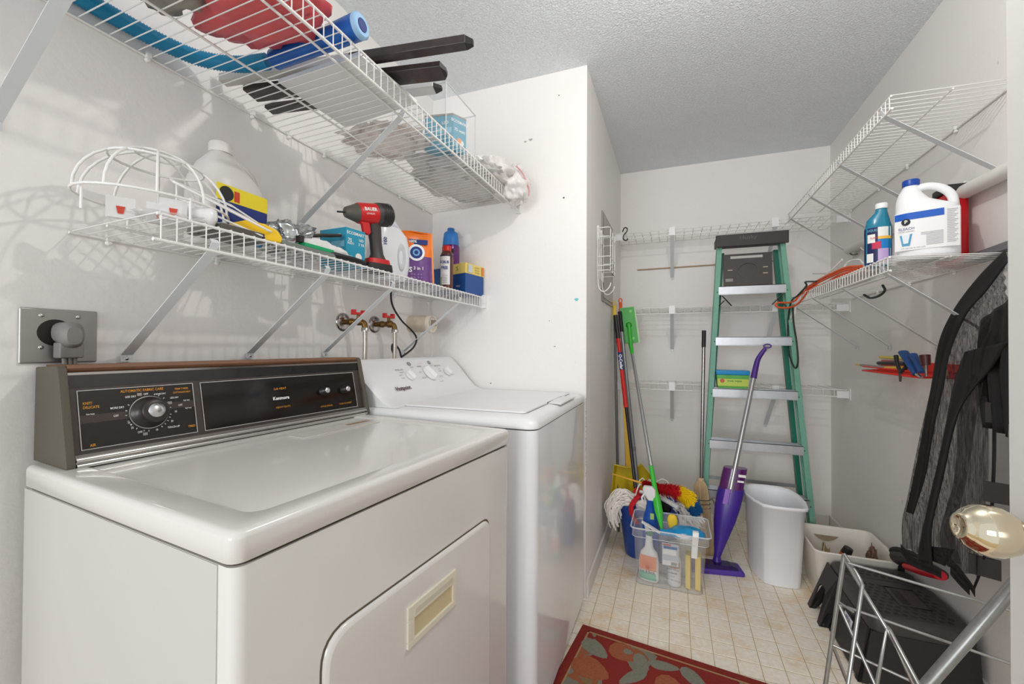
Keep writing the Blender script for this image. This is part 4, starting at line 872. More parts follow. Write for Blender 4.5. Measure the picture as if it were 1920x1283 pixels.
# ================================================================ LADDER
ld = thing('stepladder', 'green fibreglass stepladder with aluminium steps leaning on the closet back wall', 'ladder', (.41, 2.72, 0))
green = mat('fibreglass_green', (112, 166, 144), .5, bump=.2, bscale=300, var=.12, vscale=60)
greend = mat('fibreglass_dark_green', (10, 110, 88), .4, var=.1, vscale=60)
LY = lambda z: 2.650+.140*z/1.75
LXl = lambda z: .152+(.256-.152)*(z-.0)/1.75; LXr = lambda z: .704+(.578-.704)*(z-.0)/1.75
for nm, f, s in (('l', LXl, -1), ('r', LXr, 1)):
    b = MB(); z0, z1 = .0, 1.755
    for (xa, xb, ya, yb) in ((-.013, .013, 0, .004), (s*.013-.0015-(.0 if s > 0 else 0), s*.013+.0015, .004, .062), (-.013, .013, .060, .064)):
        b.hexa([(f(z0)+xa, LY(z0)+ya, z0), (f(z0)+xb, LY(z0)+ya, z0), (f(z0)+xb, LY(z0)+yb, z0), (f(z0)+xa, LY(z0)+yb, z0)],
               [(f(z1)+xa, LY(z1)+ya, z1), (f(z1)+xb, LY(z1)+ya, z1), (f(z1)+xb, LY(z1)+yb, z1), (f(z1)+xa, LY(z1)+yb, z1)])
    rl_ = b.build('side_rail', green, ld)
    for z in (.33, .62, .905, 1.21, 1.50):
        MB().lathe([(.006, 0), (.005, .002), (.001, .003)], (f(z), LY(z), z-.03), (0, -1, 0), 10).build('rivet', mat('rivet_dark', (70, 90, 80), .4, .6), rl_)
    MB().box((f(0)-.018, LY(0)-.006, 0), (f(0)+.018, LY(0)+.068, .035)).build('foot', black, rl_)
    # rear leg
    MB().hexa([(f(0)*1.0-s*.012-.011, 2.80, 0), (f(0)-s*.012+.011, 2.80, 0), (f(0)-s*.012+.011, 2.845, 0), (f(0)-s*.012-.011, 2.845, 0)],
              [(f(1.72)-s*.022-.011, 2.862, 1.72), (f(1.72)-s*.022+.011, 2.862, 1.72), (f(1.72)-s*.022+.011, 2.905, 1.72), (f(1.72)-s*.022-.011, 2.905, 1.72)]).build('rear_leg', greend, ld)
step_m = mat('ladder_step', (196, 198, 202), .32, .75, var=.1, vscale=40)
for k, z in enumerate((.335, .615, .908, 1.207, 1.505)):
    b = MB(); x0, x1 = LXl(z)+.006, LXr(z)-.006; y = LY(z)
    b.box((x0, y-.006, z-.048), (x1, y-.003, z)).box((x0, y-.006, z-.003), (x1, y+.080, z)).box((x0, y+.077, z-.03), (x1, y+.080, z)).box((x0, y-.006, z-.050), (x1, y+.012, z-.047))
    for j in range(5): b.box((x0+.005, y+.006+.015*j, z), (x1-.005, y+.009+.015*j, z+.0015))
    b.build('step', step_m, ld)
cap = MB().box((.236, 2.765, 1.757), (.598, 2.925, 1.803)); cap.box((.232, 2.755, 1.735), (.602, 2.768, 1.806))
capo = cap.build('top_cap', mat('ladder_cap', (56, 50, 48), .55), ld, bevel=.004)
text('Husky', (.40, 2.7545, 1.781), (1, 0, 0), UP, .030, mat('cap_emboss', (96, 90, 86), .5), capo, sx=1.2)
for z in (.36,): MB().box((LXl(z)+.01, 2.82+z*.035, z-.010), (LXr(z)-.01, 2.824+z*.035, z+.010)).build('rear_brace', alum, ld)
for s, x in ((1, LXl(.4)), (-1, LXr(.4))): MB().tube([(x+s*.0, LY(.33)+.05, .33), (x+s*.10, 2.81, .12)], .009, 4, flat=.3).build('diagonal_brace', alum, ld)
for s, x in ((1, LXl(1.42)), (-1, LXr(1.42))):
    MB().tube([(x+s*.000, LY(1.42)+.03, 1.375), (x+s*.045, LY(1.42)+.05, 1.425)], .009, 4, flat=.35).tube([(x+s*.030, LY(1.42)-.004, 1.448), (x+s*.080, LY(1.42)+.01, 1.390)], .010, 4, flat=.35).build('spreader', mat('spreader_dark', (66, 64, 58), .4, .6), ld)
# spray clamps under the top step -> black tray plate on top step
tr = thing('black_tray', 'dark plastic tray with a handle slot standing on the top ladder step', 'tray', (.41, 2.80, 1.507))
tx0_, tx1_, tz0, tz1, ty = .277, .530, 1.5075, 1.700, 2.795
b = MB()
def tslab(x0, x1, z0, z1): b.hexa([(x0, ty+(z0-tz0)*.10, z0), (x1, ty+(z0-tz0)*.10, z0), (x1, ty+.012+(z0-tz0)*.10, z0), (x0, ty+.012+(z0-tz0)*.10, z0)], [(x0, ty+(z1-tz0)*.10, z1), (x1, ty+(z1-tz0)*.10, z1), (x1, ty+.012+(z1-tz0)*.10, z1), (x0, ty+.012+(z1-tz0)*.10, z1)])
# slot across the top, oval hole low left
tslab(tx0_, tx1_, 1.690, tz1); tslab(tx0_, tx0_+.038, 1.672, 1.690); tslab(tx1_-.045, tx1_, 1.672, 1.690)
tslab(tx0_, tx1_, 1.555, 1.672); tslab(tx0_, tx0_+.010, 1.535, 1.555); tslab(tx0_+.052, tx1_, 1.535, 1.555); tslab(tx0_, tx1_, tz0, 1.535)
tp = b.build('plate', mat('tray_dark', (66, 61, 58), .5, bump=.3, bscale=300), tr)
MB().tube([(.405+.052*math.cos(t), 2.7935+.006+(.0), 1.598+.045*math.sin(t)) for t in [2*math.pi*i/32 for i in range(32)]], .002, 5, closed=True).build('ring_relief', mat('tray_mid', (96, 92, 88), .5), tp)
for x, z in ((.300, 1.60), (.482, 1.61), (.482, 1.575)): MB().box((x, 2.800, z), (x+.025, 2.8035+(z-1.5)*.06, z+.006)).build('clip_slot', mat('slot_tan', (176, 160, 140), .6), tp)
# wipes box
wx = thing('wipes_tub', 'small green plastic tub with a blue lid on the middle ladder step', 'tub', (.30, 2.73, .9095))
wz = .9100
def wq(x0, x1, y0, y1, z0, z1, g): return MB().hexa([(x0+g, y0+g, z0), (x1-g, y0+g, z0), (x1-g, y1-g, z0), (x0+g, y1-g, z0)], [(x0, y0, z1), (x1, y0, z1), (x1, y1, z1), (x0, y1, z1)])
wq(.232, .400, 2.715, 2.81, wz, wz+.078, .008).build('body', mat('tub_green', (96, 176, 84), .3, var=.25, vscale=20), wx, bevel=.004)
wq(.228, .404, 2.711, 2.814, wz+.078, wz+.104, .002).build('lid', mat('tub_blue', (28, 140, 200), .3), wx, bevel=.004)
MB().hexa([(.238, 2.7180, wz+.014), (.394, 2.7180, wz+.014), (.394, 2.7188, wz+.014), (.238, 2.7188, wz+.014)], [(.236, 2.7125, wz+.056), (.396, 2.7125, wz+.056), (.396, 2.714, wz+.056), (.236, 2.714, wz+.056)]).build('label', mat('label_lime', (196, 214, 96), .4), wx)
text('multi wipes', (.325, 2.7138, wz+.045), (1, 0, 0), UP, .016, mat('label_green_ink', (30, 120, 60), .5), wx, bold=.02)
MB().lathe([(.012, 0), (.011, .001)], (.262, 2.7135, wz+.045), (0, -1, 0), 20).build('emblem', mat('emblem_red', (200, 90, 80), .5), wx)

# ================================================================ BUCKET, MOPS AND SWEEPERS
bk = thing('bucket', 'blue plastic bucket behind the clear storage tub', 'bucket', (-.13, 2.50, 0))
bkx, bky = -.125, 2.490
MB().loft([sring((bkx, bky, z), a, b_, 3, 32) for z, a, b_ in ((.001, .125, .105), (.01, .130, .110), (.265, .165, .135), (.275, .172, .142), (.283, .172, .142), (.283, .163, .133), (.10, .140, .118), (.02, .12, .10))], cap=True).build('body', mat('bucket_blue', (22, 66, 150), .35), bk)
strm = mat('mop_string', (246, 242, 236), .9)
def strings(c, dirs, L, n, r=.0035, spread=.05, seed=1):
    rd_ = random.Random(seed); b = MB()
    for k in range(n):
        d = V(dirs)+V((rd_.uniform(-1, 1), rd_.uniform(-1, 1), rd_.uniform(-.6, .6)))*.45; p = V(c)+V((rd_.uniform(-1, 1), rd_.uniform(-1, 1), rd_.uniform(-1, 1)))*spread*.4
        pts = [p]; 
        for i in range(5):
            p = p+d.normalized()*L/5+V((rd_.uniform(-1, 1), rd_.uniform(-1, 1), rd_.uniform(-1, 1)))*.006; d = d+V((0, 0, -.35)); pts.append(p)
        b.tube(pts, r, 5)
    return b
# red and black pole string mop, head flopped over the bucket edge
m1 = thing('string_mop', 'string mop with a red and black pole, its white head over the bucket edge', 'mop', (-.20, 2.50, .28))
pt0 = pt(1154, 592, X=-.345); pt1 = V((-.196, 2.470, .33)); pa = (pt1-pt0)
P = lambda t: pt0+pa*t
MB().cyl(P(0), P(.145), .0145, n=14).build('black_grip', black, m1, bevel=.003)
MB().cyl(P(.145), P(.335), .0125, n=14).build('red_sleeve', redp, m1); MB().cyl(P(.335), P(.55), .0128, n=14).build('red_sleeve', redp, m1)
MB().cyl(P(.23), P(.335), .0135, n=14).build('label_sleeve', navy, m1)
xq, nq = facing(P(.28))
text('O-Cedar', P(.285)+nq*.0145, pa.normalized(), UP.cross(pa).normalized()*-1 if False else xq, .026, inkw, m1, bold=.03)
MB().cyl(P(.55), P(1.0), .0095, n=12).build('pole', mat('dark_metal_pole', (62, 60, 62), .25, .8), m1)
hd = MB()
rng = random.Random(5)
for k in range(110):
    a = rng.uniform(-1, 1); s = V((-.262, 2.385, .285))
    st = V((-.215+.02*a, 2.395+.02*rng.uniform(-1, 1), .315+.030*rng.uniform(-1, 1)))
    e1 = st+V((-.045-.03*rng.random(), -.02*rng.random(), .010+.028*rng.uniform(-1, 1)))
    e2 = e1+V((-.025-.025*rng.random(), -.01, -.045-.03*rng.random())); e3 = e2+V((.012, 0, -.035-.03*rng.random()))
    for q_ in (e1, e2, e3): q_.x = max(q_.x, XS+.018); q_.y = min(q_.y, 2.40)
    hd.tube(smoothpath([st, e1, e2, e3], 3), .0036, 5)
for k in range(70):
    st = V((-.190+.02*rng.random(), 2.375, .30+.02*rng.uniform(-1, 1))); e1 = st+V((.045+.03*rng.random(), -.02, .00+.03*rng.uniform(-1, 1))); e2 = e1+V((.010, -.0, -.035-.04*rng.random()))
    hd.tube(smoothpath([st, e1, e2], 3), .0034, 5)
hd.build('mop_strings', strm, m1, kind='stuff')
MB().tube(smoothpath([(-.175, 2.385, .345), (-.200, 2.362, .315), (-.212, 2.350, .285), (-.205, 2.352, .245), (-.180, 2.358, .205)], 6), .018, 10, flat=.45).build('red_band', mat('red_band', (200, 20, 36), .7, bump=.3, bscale=300), m1)
MB().cyl((-.190, 2.462, .335), (-.182, 2.43, .345), .024, .028, n=14).build('socket', redp, m1)
# grey pole mop standing in bucket
m2 = thing('pole_mop', 'mop with a plain grey pole standing in the bucket behind the red one', 'mop', (-.14, 2.55, .28))
g0 = pt(1162, 585, X=-.335); g1 = V((-.160, 2.535, .03))
MB().cyl(g0, g0+(g1-g0)*.10, .0135, .0125, n=12).build('black_grip', black, m2); MB().cyl(g0+(g1-g0)*.10, g1, .0115, n=12).build('pole', mat('grey_pole', (142, 144, 148), .3, .6), m2)
MB().cyl(g0+(g1-g0)*.62, g0+(g1-g0)*.64, .0125, n=12).build('collar', mat('collar_grey', (120, 120, 124), .3), m2)
b = strings((-.12, 2.47, .355), (.2, -.3, .5), .12, 55, .0036, .10, 3); b2 = strings((.03, 2.42, .275), (.6, -.2, .1), .10, 60, .0036, .08, 4)
b.v += []; b.build('mop_strings', strm, m2, kind='stuff'); b2.build('mop_strings', strm, m2, kind='stuff')
MB().tube(smoothpath([pt(1200, 922, Y=2.42), pt(1230, 930, Y=2.39), pt(1255, 942, Y=2.36), pt(1272, 952, Y=2.34)], 6), .009, 10, r1=.015).build('white_bar', whitep, m2)
MB().tube(smoothpath([(-.12, 2.44, .36), (-.05, 2.42, .33), (-.03, 2.42, .27)], 4), .04, 8, flat=.5).build('black_cloth', mat('black_cloth', (26, 26, 28), .8), m2)
# loop-ended handles: orange and yellow
for nm, col_, u, v, u1, v1, lab, key in (('o', (226, 92, 40), 1163, 560, 1161, 600, 'orange loop-ended broom handle top in the corner bundle', 'handle_orange'), ('y', (232, 196, 60), 1152, 566, 1155, 600, 'yellow loop-ended handle beside the orange one in the corner', 'handle_yellow')):
    a = pt(u, v, X=-.335 if nm == 'o' else -.355); c = V((-.275 if nm == 'o' else -.318, a.y-(.02 if nm == 'o' else .06), .30))
    h = thing('broom_handle', lab, 'broom', (c.x, c.y, .3)); mm = mat(key, col_, .4); d = (c-a).normalized(); sx_ = facing(a)[0]
    MB().tube([a+sx_*(.011*math.cos(t))-d*(.010+.014*math.sin(t)) + d*.024 for t in [2*math.pi*i/16 for i in range(16)]], .004, 6, closed=True).cyl(a+d*.03, a+d*.12, .0115, n=12).build('hanging_loop', mm, h)
    MB().cyl(a+d*.12, V((c.x, c.y, .002)), .0085, n=10).build('pole', mat('thin_grey_pole', (110, 110, 112), .3, .7), h)
# dustpan
dpn = thing('dustpan', 'yellow upright dustpan standing in the corner behind the mop poles', 'dustpan', (-.23, 2.68, 0))
dy = 2.665; ym = mat('dustpan_yellow', (228, 202, 40), .35, var=.06)
Dp = lambda u, v, y=dy: pt(u, v, Y=y)
poly = [Dp(1136, 933), Dp(1138, 918), Dp(1151, 872), Dp(1172, 876), Dp(1196, 876), Dp(1203, 870), Dp(1222, 893), Dp(1226, 925)]
poly[0].x = max(poly[0].x, XS+.015); poly[1].x = max(poly[1].x, XS+.016); poly[2].x = max(poly[2].x, XS+.03)
cp_ = sum(poly, V())/8
bk_ = [p+V((0, .045, 0))+(cp_-p)*.12 for p in poly]
MB().loft([poly, bk_], cap=False, smooth=False).add(bk_, [tuple(range(8))]).build('pan', ym, dpn, solid=.004)
MB().strip([Dp(1178, 876, dy+.05), Dp(1176, 838, dy+.055), Dp(1172, 760, dy+.08)], (.014, 0, 0), (0, .012, 0)).build('handle', mat('dustpan_handle', (226, 178, 40), .4), dpn)
MB().box((-.26, dy+.03, 0), (-.22, dy+.06, .30)).build('support', ym, dpn)
# feather duster
fd_ = thing('feather_duster', 'rainbow feather duster, red yellow and blue, lying over the mop bucket', 'duster', (.0, 2.36, .33))
ax_ = smoothpath([pt(1203, 906, Y=2.34), pt(1235, 916, Y=2.32), pt(1265, 922, Y=2.32), pt(1290, 934, Y=2.33), pt(1305, 958, Y=2.35)], 8)
MB().tube([pt(1148, 889, Y=2.38), ax_[0]], .0035, 8, r1=.006).build('handle', mat('duster_handle', (226, 170, 60), .4), fd_)
def feathers(i0, i1, r0, r1, n, seed):
    rd_ = random.Random(seed); b = MB()
    for k in range(n):
        t = rd_.uniform(i0, i1); i = min(int(t), len(ax_)-2); p = ax_[i]+(ax_[i+1]-ax_[i])*(t-i); tan = (ax_[i+1]-ax_[i]).normalized()
        a = rd_.uniform(0, 2*math.pi); u = tan.cross(UP).normalized(); w = u.cross(tan); d = (u*math.cos(a)+w*math.sin(a)+tan*.45).normalized(); L_ = r0+(r1-r0)*(t-i0)/(i1-i0)
        L_ *= rd_.uniform(.75, 1.08); s = d.cross(tan).normalized()*.0045; q_ = p+d*L_+V((0, 0, -.004))
        b.add([p-s*.5, p+s*.5, p+d*L_*.7+s, q_, p+d*L_*.7-s], [(0, 1, 2, 3, 4)])
    return b
N_ = len(ax_)-1
feathers(0, N_*.52, .028, .050, 1400, 1).build('red_feathers', mat('feather_red', (214, 24, 36), .8), fd_, kind='stuff')
feathers(N_*.50, N_*.78, .050, .048, 1100, 2).build('yellow_feathers', mat('feather_yellow', (244, 214, 20), .8), fd_, kind='stuff')
feathers(N_*.76, N_, .048, .036, 1100, 3).build('blue_feathers', mat('feather_blue', (8, 84, 140), .8), fd_, kind='stuff')
# green sweeper
sw = thing('floor_sweeper', 'upside-down green floor sweeper with a silver pole standing in the clear tub', 'sweeper', (-.06, 2.18, .05))
s0 = pt(1184, 655, Y=2.86); s1 = V((-.052, 2.165, .265)); sd_ = (s1-s0).normalized()
SL = lambda v: s0+(s1-s0)*((v-655)/(985-655))
lime = mat('lime_green', (62, 190, 60), .3); limed = mat('lime_dark', (40, 160, 50), .35)
MB().cyl(SL(640), SL(668), .016, .011, n=14).build('neck', lime, sw)
MB().cyl(SL(665), SL(890), .0105, n=14).build('pole', mat('silver_pole', (200, 202, 205), .22, .85), sw)
MB().loft([sring(SL(v), r, r, 2, 16) for v, r in ((886, .0105), (900, .0125), (925, .0125), (945, .020), (958, .020), (975, .010), (985, .004))]).build('grip', lime, sw)
hc = pt(1179, 610, Y=2.905); hx_, hn = facing(hc); hu = (UP+hx_*(-.10)).normalized(); hxx = hu.cross(hn)*1.0; hxx = hn.cross(hu)*-1
B = MB()
for o0, o1, nm_ in ((.0, .012, 'head'),):
    B.loft([[hc+hxx*q[0]+hu*q[1]+hn*o_ for q in ((-.045, -.118), (.050, -.118), (.043, .118), (-.048, .118))] for o_ in (o0, o1)], smooth=False)
hdo = B.build('head', mat('sweeper_green', (60, 172, 60), .35), sw, bevel=.004)
MB().loft([[hc+hxx*q[0]+hu*q[1]+hn*o_ for q in ((-.046, -.120), (.062, -.122), (.052, .121), (-.049, .121))] for o_ in (-.004, -.0005)], smooth=False).build('cloth_pad', mat('pad_pale_green', (200, 228, 190), .8), sw)
MB().lathe([(.020, .012), (.018, .020), (.010, .026)], hc, hn, 16).build('swivel', limed, hdo)
MB().tube([hc+hn*.024, SL(655)], .012, 10).build('yoke', lime, hdo)
for sy_ in (-.09, .09): MB().lathe([(.010, .0125), (.009, .0135)], hc+hu*sy_+hxx*.02, hn, 14).build('grip_hole', mat('hole_light_green', (140, 220, 120), .5), hdo)
# corn broom
bm = thing('corn_broom', 'corn broom with a silver pole and black grip left of the ladder', 'broom', (.16, 2.6, 0))
b0 = pt(1320, 620, Y=2.69); b1 = pt(1315, 898, Y=2.625)
MB().cyl(b0, b0+(b1-b0)*.115, .0115, n=12).build('grip', black, bm); MB().cyl(b0+(b1-b0)*.115, b1, .0095, n=12).build('pole', mat('broom_pole', (150, 148, 146), .2, .9), bm)
straw = mat('straw', (206, 180, 140), .8, var=.25, vscale=40)
prof_ = [(pt(1314, 900, Y=2.62), .014, .012), (pt(1314, 912, Y=2.615), .034, .020), (pt(1315, 930, Y=2.61), .040, .024), (pt(1318, 955, Y=2.60), .034, .020), (pt(1321, 985, Y=2.595), .036, .018), (pt(1325, 1018, Y=2.585), .040, .016), (V((.172, 2.585, .002)), .040, .014)]
rd_ = random.Random(9); B = MB()
for k in range(260):
    a = rd_.uniform(0, 2*math.pi); q_ = math.sqrt(rd_.random()); B.tube([c+V((math.cos(a)*q_*ra, math.sin(a)*q_*rb, 0)) for c, ra, rb in prof_], .0021, 4)
B.build('bristles', straw, bm, kind='stuff')
for v_, ra, rb in ((936, .038, .024), (944, .0365, .023), (952, .036, .022), (960, .035, .022)):
    c = pt(1318, v_, Y=2.606); MB().tube([c+V((math.cos(t)*ra*1.04, math.sin(t)*rb*1.08, .002*math.cos(t))) for t in [2*math.pi*i/24 for i in range(24)]], .0016, 5, closed=True).build('stitching', ink, bm)
MB().lathe([(.016, -.008), (.019, 0), (.016, .010)], prof_[0][0], (0, .1, 1), 16).build('wrap', straw, bm)
# purple spray mop
sm = thing('spray_mop', 'purple spray mop with a silver pole standing before the ladder', 'mop', (.23, 2.46, 0))
pur = mat('mop_purple', (62, 34, 140), .3); purl = mat('mop_violet', (126, 70, 176), .35); purd = mat('mop_dark_purple', (44, 20, 84), .25)
a0 = V((.212, 2.452, .055)); a1 = pt(1425, 650, Y=2.645); sa = a1-a0; SP = lambda v: a0+sa*((1045-v)/(1045-650))
sxx, snn = facing(a0)
def srg(v, a, b_, p=2.4, o=0): return sring(SP(v)+sxx*o, a, b_, p, 22, ux=sxx, uy=snn)
MB().loft([srg(1047, .014, .012), srg(1035, .020, .018), srg(1010, .034, .028), srg(980, .052, .036), srg(955, .060, .040), srg(935, .062, .040), srg(920, .061, .038)]).build('body', pur, sm)
MB().loft([srg(921, .058, .036), srg(900, .058, .036), srg(882, .056, .034)]).build('bottle', mat('bottle_purple', (84, 18, 96), .15, coat=.4), sm)
MB().loft([srg(1005, .001, .001)]+[srg(v, .016, .01, o=-.016) for v in (935, 922)]).build('clip', purl, sm) if False else None
lat = [SP(v)+snn*.0395-sxx*.016 for v in (945, 918)]
MB().strip(lat, sxx*.014, snn*.006).build('latch', purl, sm, bevel=.004)
quad(MB(), SP(893)+snn*.036+sxx*.036, sxx, UP, .034, .014).build('label', inkw, sm); quad(MB(), SP(903)+snn*.037+sxx*.034, sxx, UP, .030, .010).build('label', inkw, sm)
MB().cyl(SP(925)+snn*.030-sxx*.004, SP(708), .0125, .0120, n=16).build('pole', mat('brushed_pole', (184, 184, 184), .3, .8), sm)
MB().tube(smoothpath([SP(712), SP(690), SP(675)+sxx*.003, SP(662)+sxx*.016, SP(654)+sxx*.026], 5), .0155, 12, r1=.010).build('handle_grip', mat('grip_purple', (74, 40, 128), .35), sm)
rc = SP(649)+sxx*.034; MB().tube([rc+sxx*(.017*math.cos(t))+UP*(.010*math.sin(t)) for t in [2*math.pi*i/20 for i in range(20)]], .0042, 6, closed=True).build('hanging_ring', MATS['grip_purple'], sm)
pdx = V((.985, .17, 0)).normalized(); pdy = V((-.17, .985, 0)).normalized(); pc0 = V((.208, 2.435, 0))
def pr(z, s): return [pc0+pdx*q[0]*s+pdy*q[1]*s+UP*z for q in ((-.130, -.062), (.110, -.060), (.120, -.050), (.118, .030), (.106, .042), (-.130, .050))]
MB().loft([pr(.001, 1), pr(.012, 1), pr(.024, .93)], smooth=False).build('mop_head', mat('head_purple', (78, 50, 150), .35), sm, bevel=.003)
MB().loft([pr(.0245, .80), pr(.036, .55)], smooth=False).build('head_top', purd, sm, bevel=.003)
MB().cyl(a0-UP*.020, a0+UP*.004, .022, .016, n=14).build('joint', pur, sm)
# clear storage tub
ct = thing('storage_tub', 'clear plastic storage tub of cleaning supplies on the closet floor', 'storage tub', (-.02, 2.20, 0))
def tq(z, x0, x1, y0, y1, r): return [p for p in rrect(x0, x1, y0, y1, r, z, 4)]
tbz = .295
outer = [tq(.002, -.170, .125, 2.150, 2.285, .02), tq(.25, -.176, .140, 2.092, 2.300, .022), tq(.252, -.184, .148, 2.084, 2.308, .022), tq(tbz-.006, -.186, .152, 2.080, 2.312, .022), tq(tbz, -.190, .158, 2.074, 2.318, .024)]
tubm = mat('translucent_tub', (240, 242, 244), .12, alpha=.13, spec=.8)
MB().loft(outer, cap=False).add(outer[0], [tuple(range(len(outer[0])))]).build('body', tubm, ct, solid=.0022)
rim = outer[-1]; MB().tube(rim, .0035, 6, closed=True).tube(outer[2], .0016, 5, closed=True).build('rim', mat('tub_rim', (228, 231, 234), .15, alpha=.62), ct)
MB().tube(outer[0], .002, 5, closed=True).build('base_edge', mat('tub_edge', (205, 205, 205), .2, alpha=.6), ct)
# contents
e1_ = thing('spray_bottle', 'white spray bottle with an orange and green sun label inside the clear tub', 'spray bottle', (-.112, 2.205, .004))
def bot(c, secs, m, parent, nm='body', p=2.6): return MB().loft([sring((c[0], c[1], z), a, b_, p, 24, ux=V((.98, -.2, 0)), uy=V((.2, .98, 0))) for z, a, b_ in secs]).build(nm, m, parent)
cB = (-.112, 2.192)
bot(cB, ((.006, .042, .020), (.012, .046, .024), (.10, .047, .025), (.14, .040, .022), (.165, .020, .017), (.20, .016, .015), (.225, .015, .014)), whitep, e1_)
lx, ln_ = V((.98, -.2, 0)), V((-.2, -.98, 0))
def lab(c, z0, z1, w, col, nm, o=.0268): 
    m_ = mat(nm, col, .4); return MB().grid(lambda i, j: V((c[0], c[1], 0))+lx*((i-.5)*w)+ln_*(o-((i-.5)*w)**2*3.5)+UP*(z0+(z1-z0)*j), 8, 1).build('label', m_, e1_)
lab(cB, .062, .132, .080, (238, 150, 110), 'label_peach'); lab(cB, .018, .050, .078, (100, 178, 140), 'label_mint'); lab(cB, .048, .064, .080, (230, 232, 226), 'label_cream')
MB().lathe([(.010, 0), (.009, .0005)], V((cB[0], cB[1], .078))+ln_*.0282, ln_, 20).build('sun_print', mat('sun_orange', (214, 84, 50), .5), e1_)
B = MB()
for k in range(9):
    t = math.pi*(k+.5)/9; d = lx*math.cos(t)+UP*math.sin(t); s = ln_.cross(d)*.0012; p0 = V((cB[0], cB[1], .078))+ln_*.0285+d*.013; B.add([p0-s, p0+s, p0+d*.018+s*.4, p0+d*.018-s*.4], [(0, 1, 2, 3)])
B.build('sun_rays', MATS['sun_orange'], e1_)
text('Sun & Earth', V((cB[0], cB[1], .056))+ln_*.0284, lx, UP, .0165, mat('label_dark_green', (40, 70, 70), .5), e1_, bold=.02, sx=.9)
MB().loft([sring((cB[0]+.004, cB[1], z), a, b_, 3, 18) for z, a, b_ in ((.225, .017, .015), (.245, .018, .016))]).build('collar', mat('collar_green', (70, 130, 110), .4), e1_)
MB().loft([sring(V((cB[0], cB[1], 0))+V((-.035+.03*k, -.006*k, .268+.016-.012*k)), .004, .012+.006*(k in (1, 2)), 3, 16, ux=(.2, 0, 1), uy=(0, 1, 0)) for k in range(4)]).build('trigger_head', whitep, e1_, bevel=.002)
MB().tube([(cB[0]-.005, cB[1], .24), (cB[0]-.012, cB[1], .275)], .012, 10).build('nozzle', whitep, e1_)
e2_ = thing('spray_bottle', 'blue spray bottle with a white trigger behind the sun-label bottle', 'spray bottle', (-.11, 2.258, .004))
bl = mat('bottle_blue', (20, 80, 170), .25)
MB().loft([sring((-.108, 2.262, z), a, b_, 2.6, 22) for z, a, b_ in ((.006, .038, .026), (.24, .040, .028), (.29, .034, .024), (.325, .024, .018), (.345, .022, .018))]).build('body', bl, e2_)
MB().lathe([(.020, 0), (.020, .028)], (-.108, 2.262, .345), n=20).build('collar', bl, e2_)
MB().loft([sring((-.108+dx, 2.260, z), a, .012, 3.4, 18) for z, a, dx in ((.372, .018, .004), (.385, .022, .000), (.405, .030, -.006), (.425, .032, -.008), (.440, .022, -.012))]).build('trigger_head', whitep, e2_, bevel=.002)
MB().tube([(-.135, 2.256, .405), (-.150, 2.250, .385), (-.148, 2.250, .362)], .005, 8).build('trigger', whitep, e2_)
quad(MB(), (-.100, 2.2335, .30), (1, 0, 0), UP, .018, .030).build('label', mat('label_lime2', (170, 210, 120), .4), e2_)
e3_ = thing('spray_can', 'white aerosol can with fine print standing in the clear tub', 'spray can', (.004, 2.195, .004))
MB().lathe([(.030, 0), (.032, .004), (.032, .125), (.026, .140)], (.004, 2.200, .005), n=26).build('body', mat('can_white', (226, 226, 230), .3), e3_)
MB().lathe([(.029, 0), (.029, .055), (.026, .060)], (.004, 2.200, .143), n=24).build('cap', mat('cap_off_white', (224, 222, 214), .4), e3_)
wrap((.004, 2.200), .032, .092, .118, 2.0, (lx, -V((.2, .98, 0))), mat('label_sepia', (170, 140, 120), .5), e3_)
for k, s in enumerate(('VITAL', 'SHEET ROCK', 'CLEANER', '* * *', 'NET WT 19 OZ')): text(s, V((.004, 2.200, .104-.017*k))+ln_*.0335, lx, UP, .0095, mat('fine_blue_ink', (70, 74, 96), .5), e3_, bold=.01)
hg = thing('hang_tag_card', 'printed card with a brush picture hooked inside the front of the tub', 'card', (-.01, 2.15, .1))
fy = lambda z: 2.150-(z-.002)*(.058/.248)+.006
def fq(b, x0, x1, z0, z1, o=0): return b.add([(x0, fy(z0)-o, z0), (x1, fy(z0)-o, z0), (x1, fy(z1)-o, z1), (x0, fy(z1)-o, z1)], [(0, 1, 2, 3)])
fq(MB(), -.050, .022, .122, .236).build('card', mat('card_grey_blue', (196, 204, 214), .4), hg, solid=.0008)
fq(MB(), -.046, .012, .178, .214, .0012).build('picture', mat('card_white', (238, 240, 242), .5), hg); fq(MB(), -.044, .016, .208, .222, .0016).build('picture_band', mat('card_blue', (40, 110, 170), .5), hg)
fq(MB(), -.048, .020, .124, .148, .0012).build('price_label', mat('price_white', (236, 236, 234), .5), hg); fq(MB(), -.046, -.012, .226, .232, .0014).build('red_strip', redp, hg)
B = MB()
for k in range(9): fq(B, -.010+k*.003, -.0085+k*.003, .126, .143, .0018)
B.build('barcode', ink, hg)
spm = mat('sponge_yellow', (236, 208, 100), .8, bump=.3, bscale=200)
for x, w in ((.052, .022), (.094, .024)): boxc((x, 2.175, 0), (x+w, 2.168, 0), (x+.006, 2.235, 0), .006, .165).build('sponge', spm, label='yellow sponge bar standing in the tub, %s one' % ('left' if x < .07 else 'right'), cat='sponge', bevel=.004)
cb = thing('clip_brush', 'white plastic brush handle hooked over the front rim of the tub', 'brush', (.085, 2.09, .2))
MB().strip([(.088, fy(.18)-.004, .185), (.090, fy(.24)-.010, .25), (.092, 2.066, .300), (.093, 2.072, .316)], (.013, 0, 0), (0, -.005, 0)).build('handle', whitep, cb, bevel=.003)
MB().strip([(.093, 2.072, .314), (.093, 2.088, .314), (.093, 2.092, .28)], (.012, 0, 0), (0, 0, .004)).build('hook', whitep, cb)
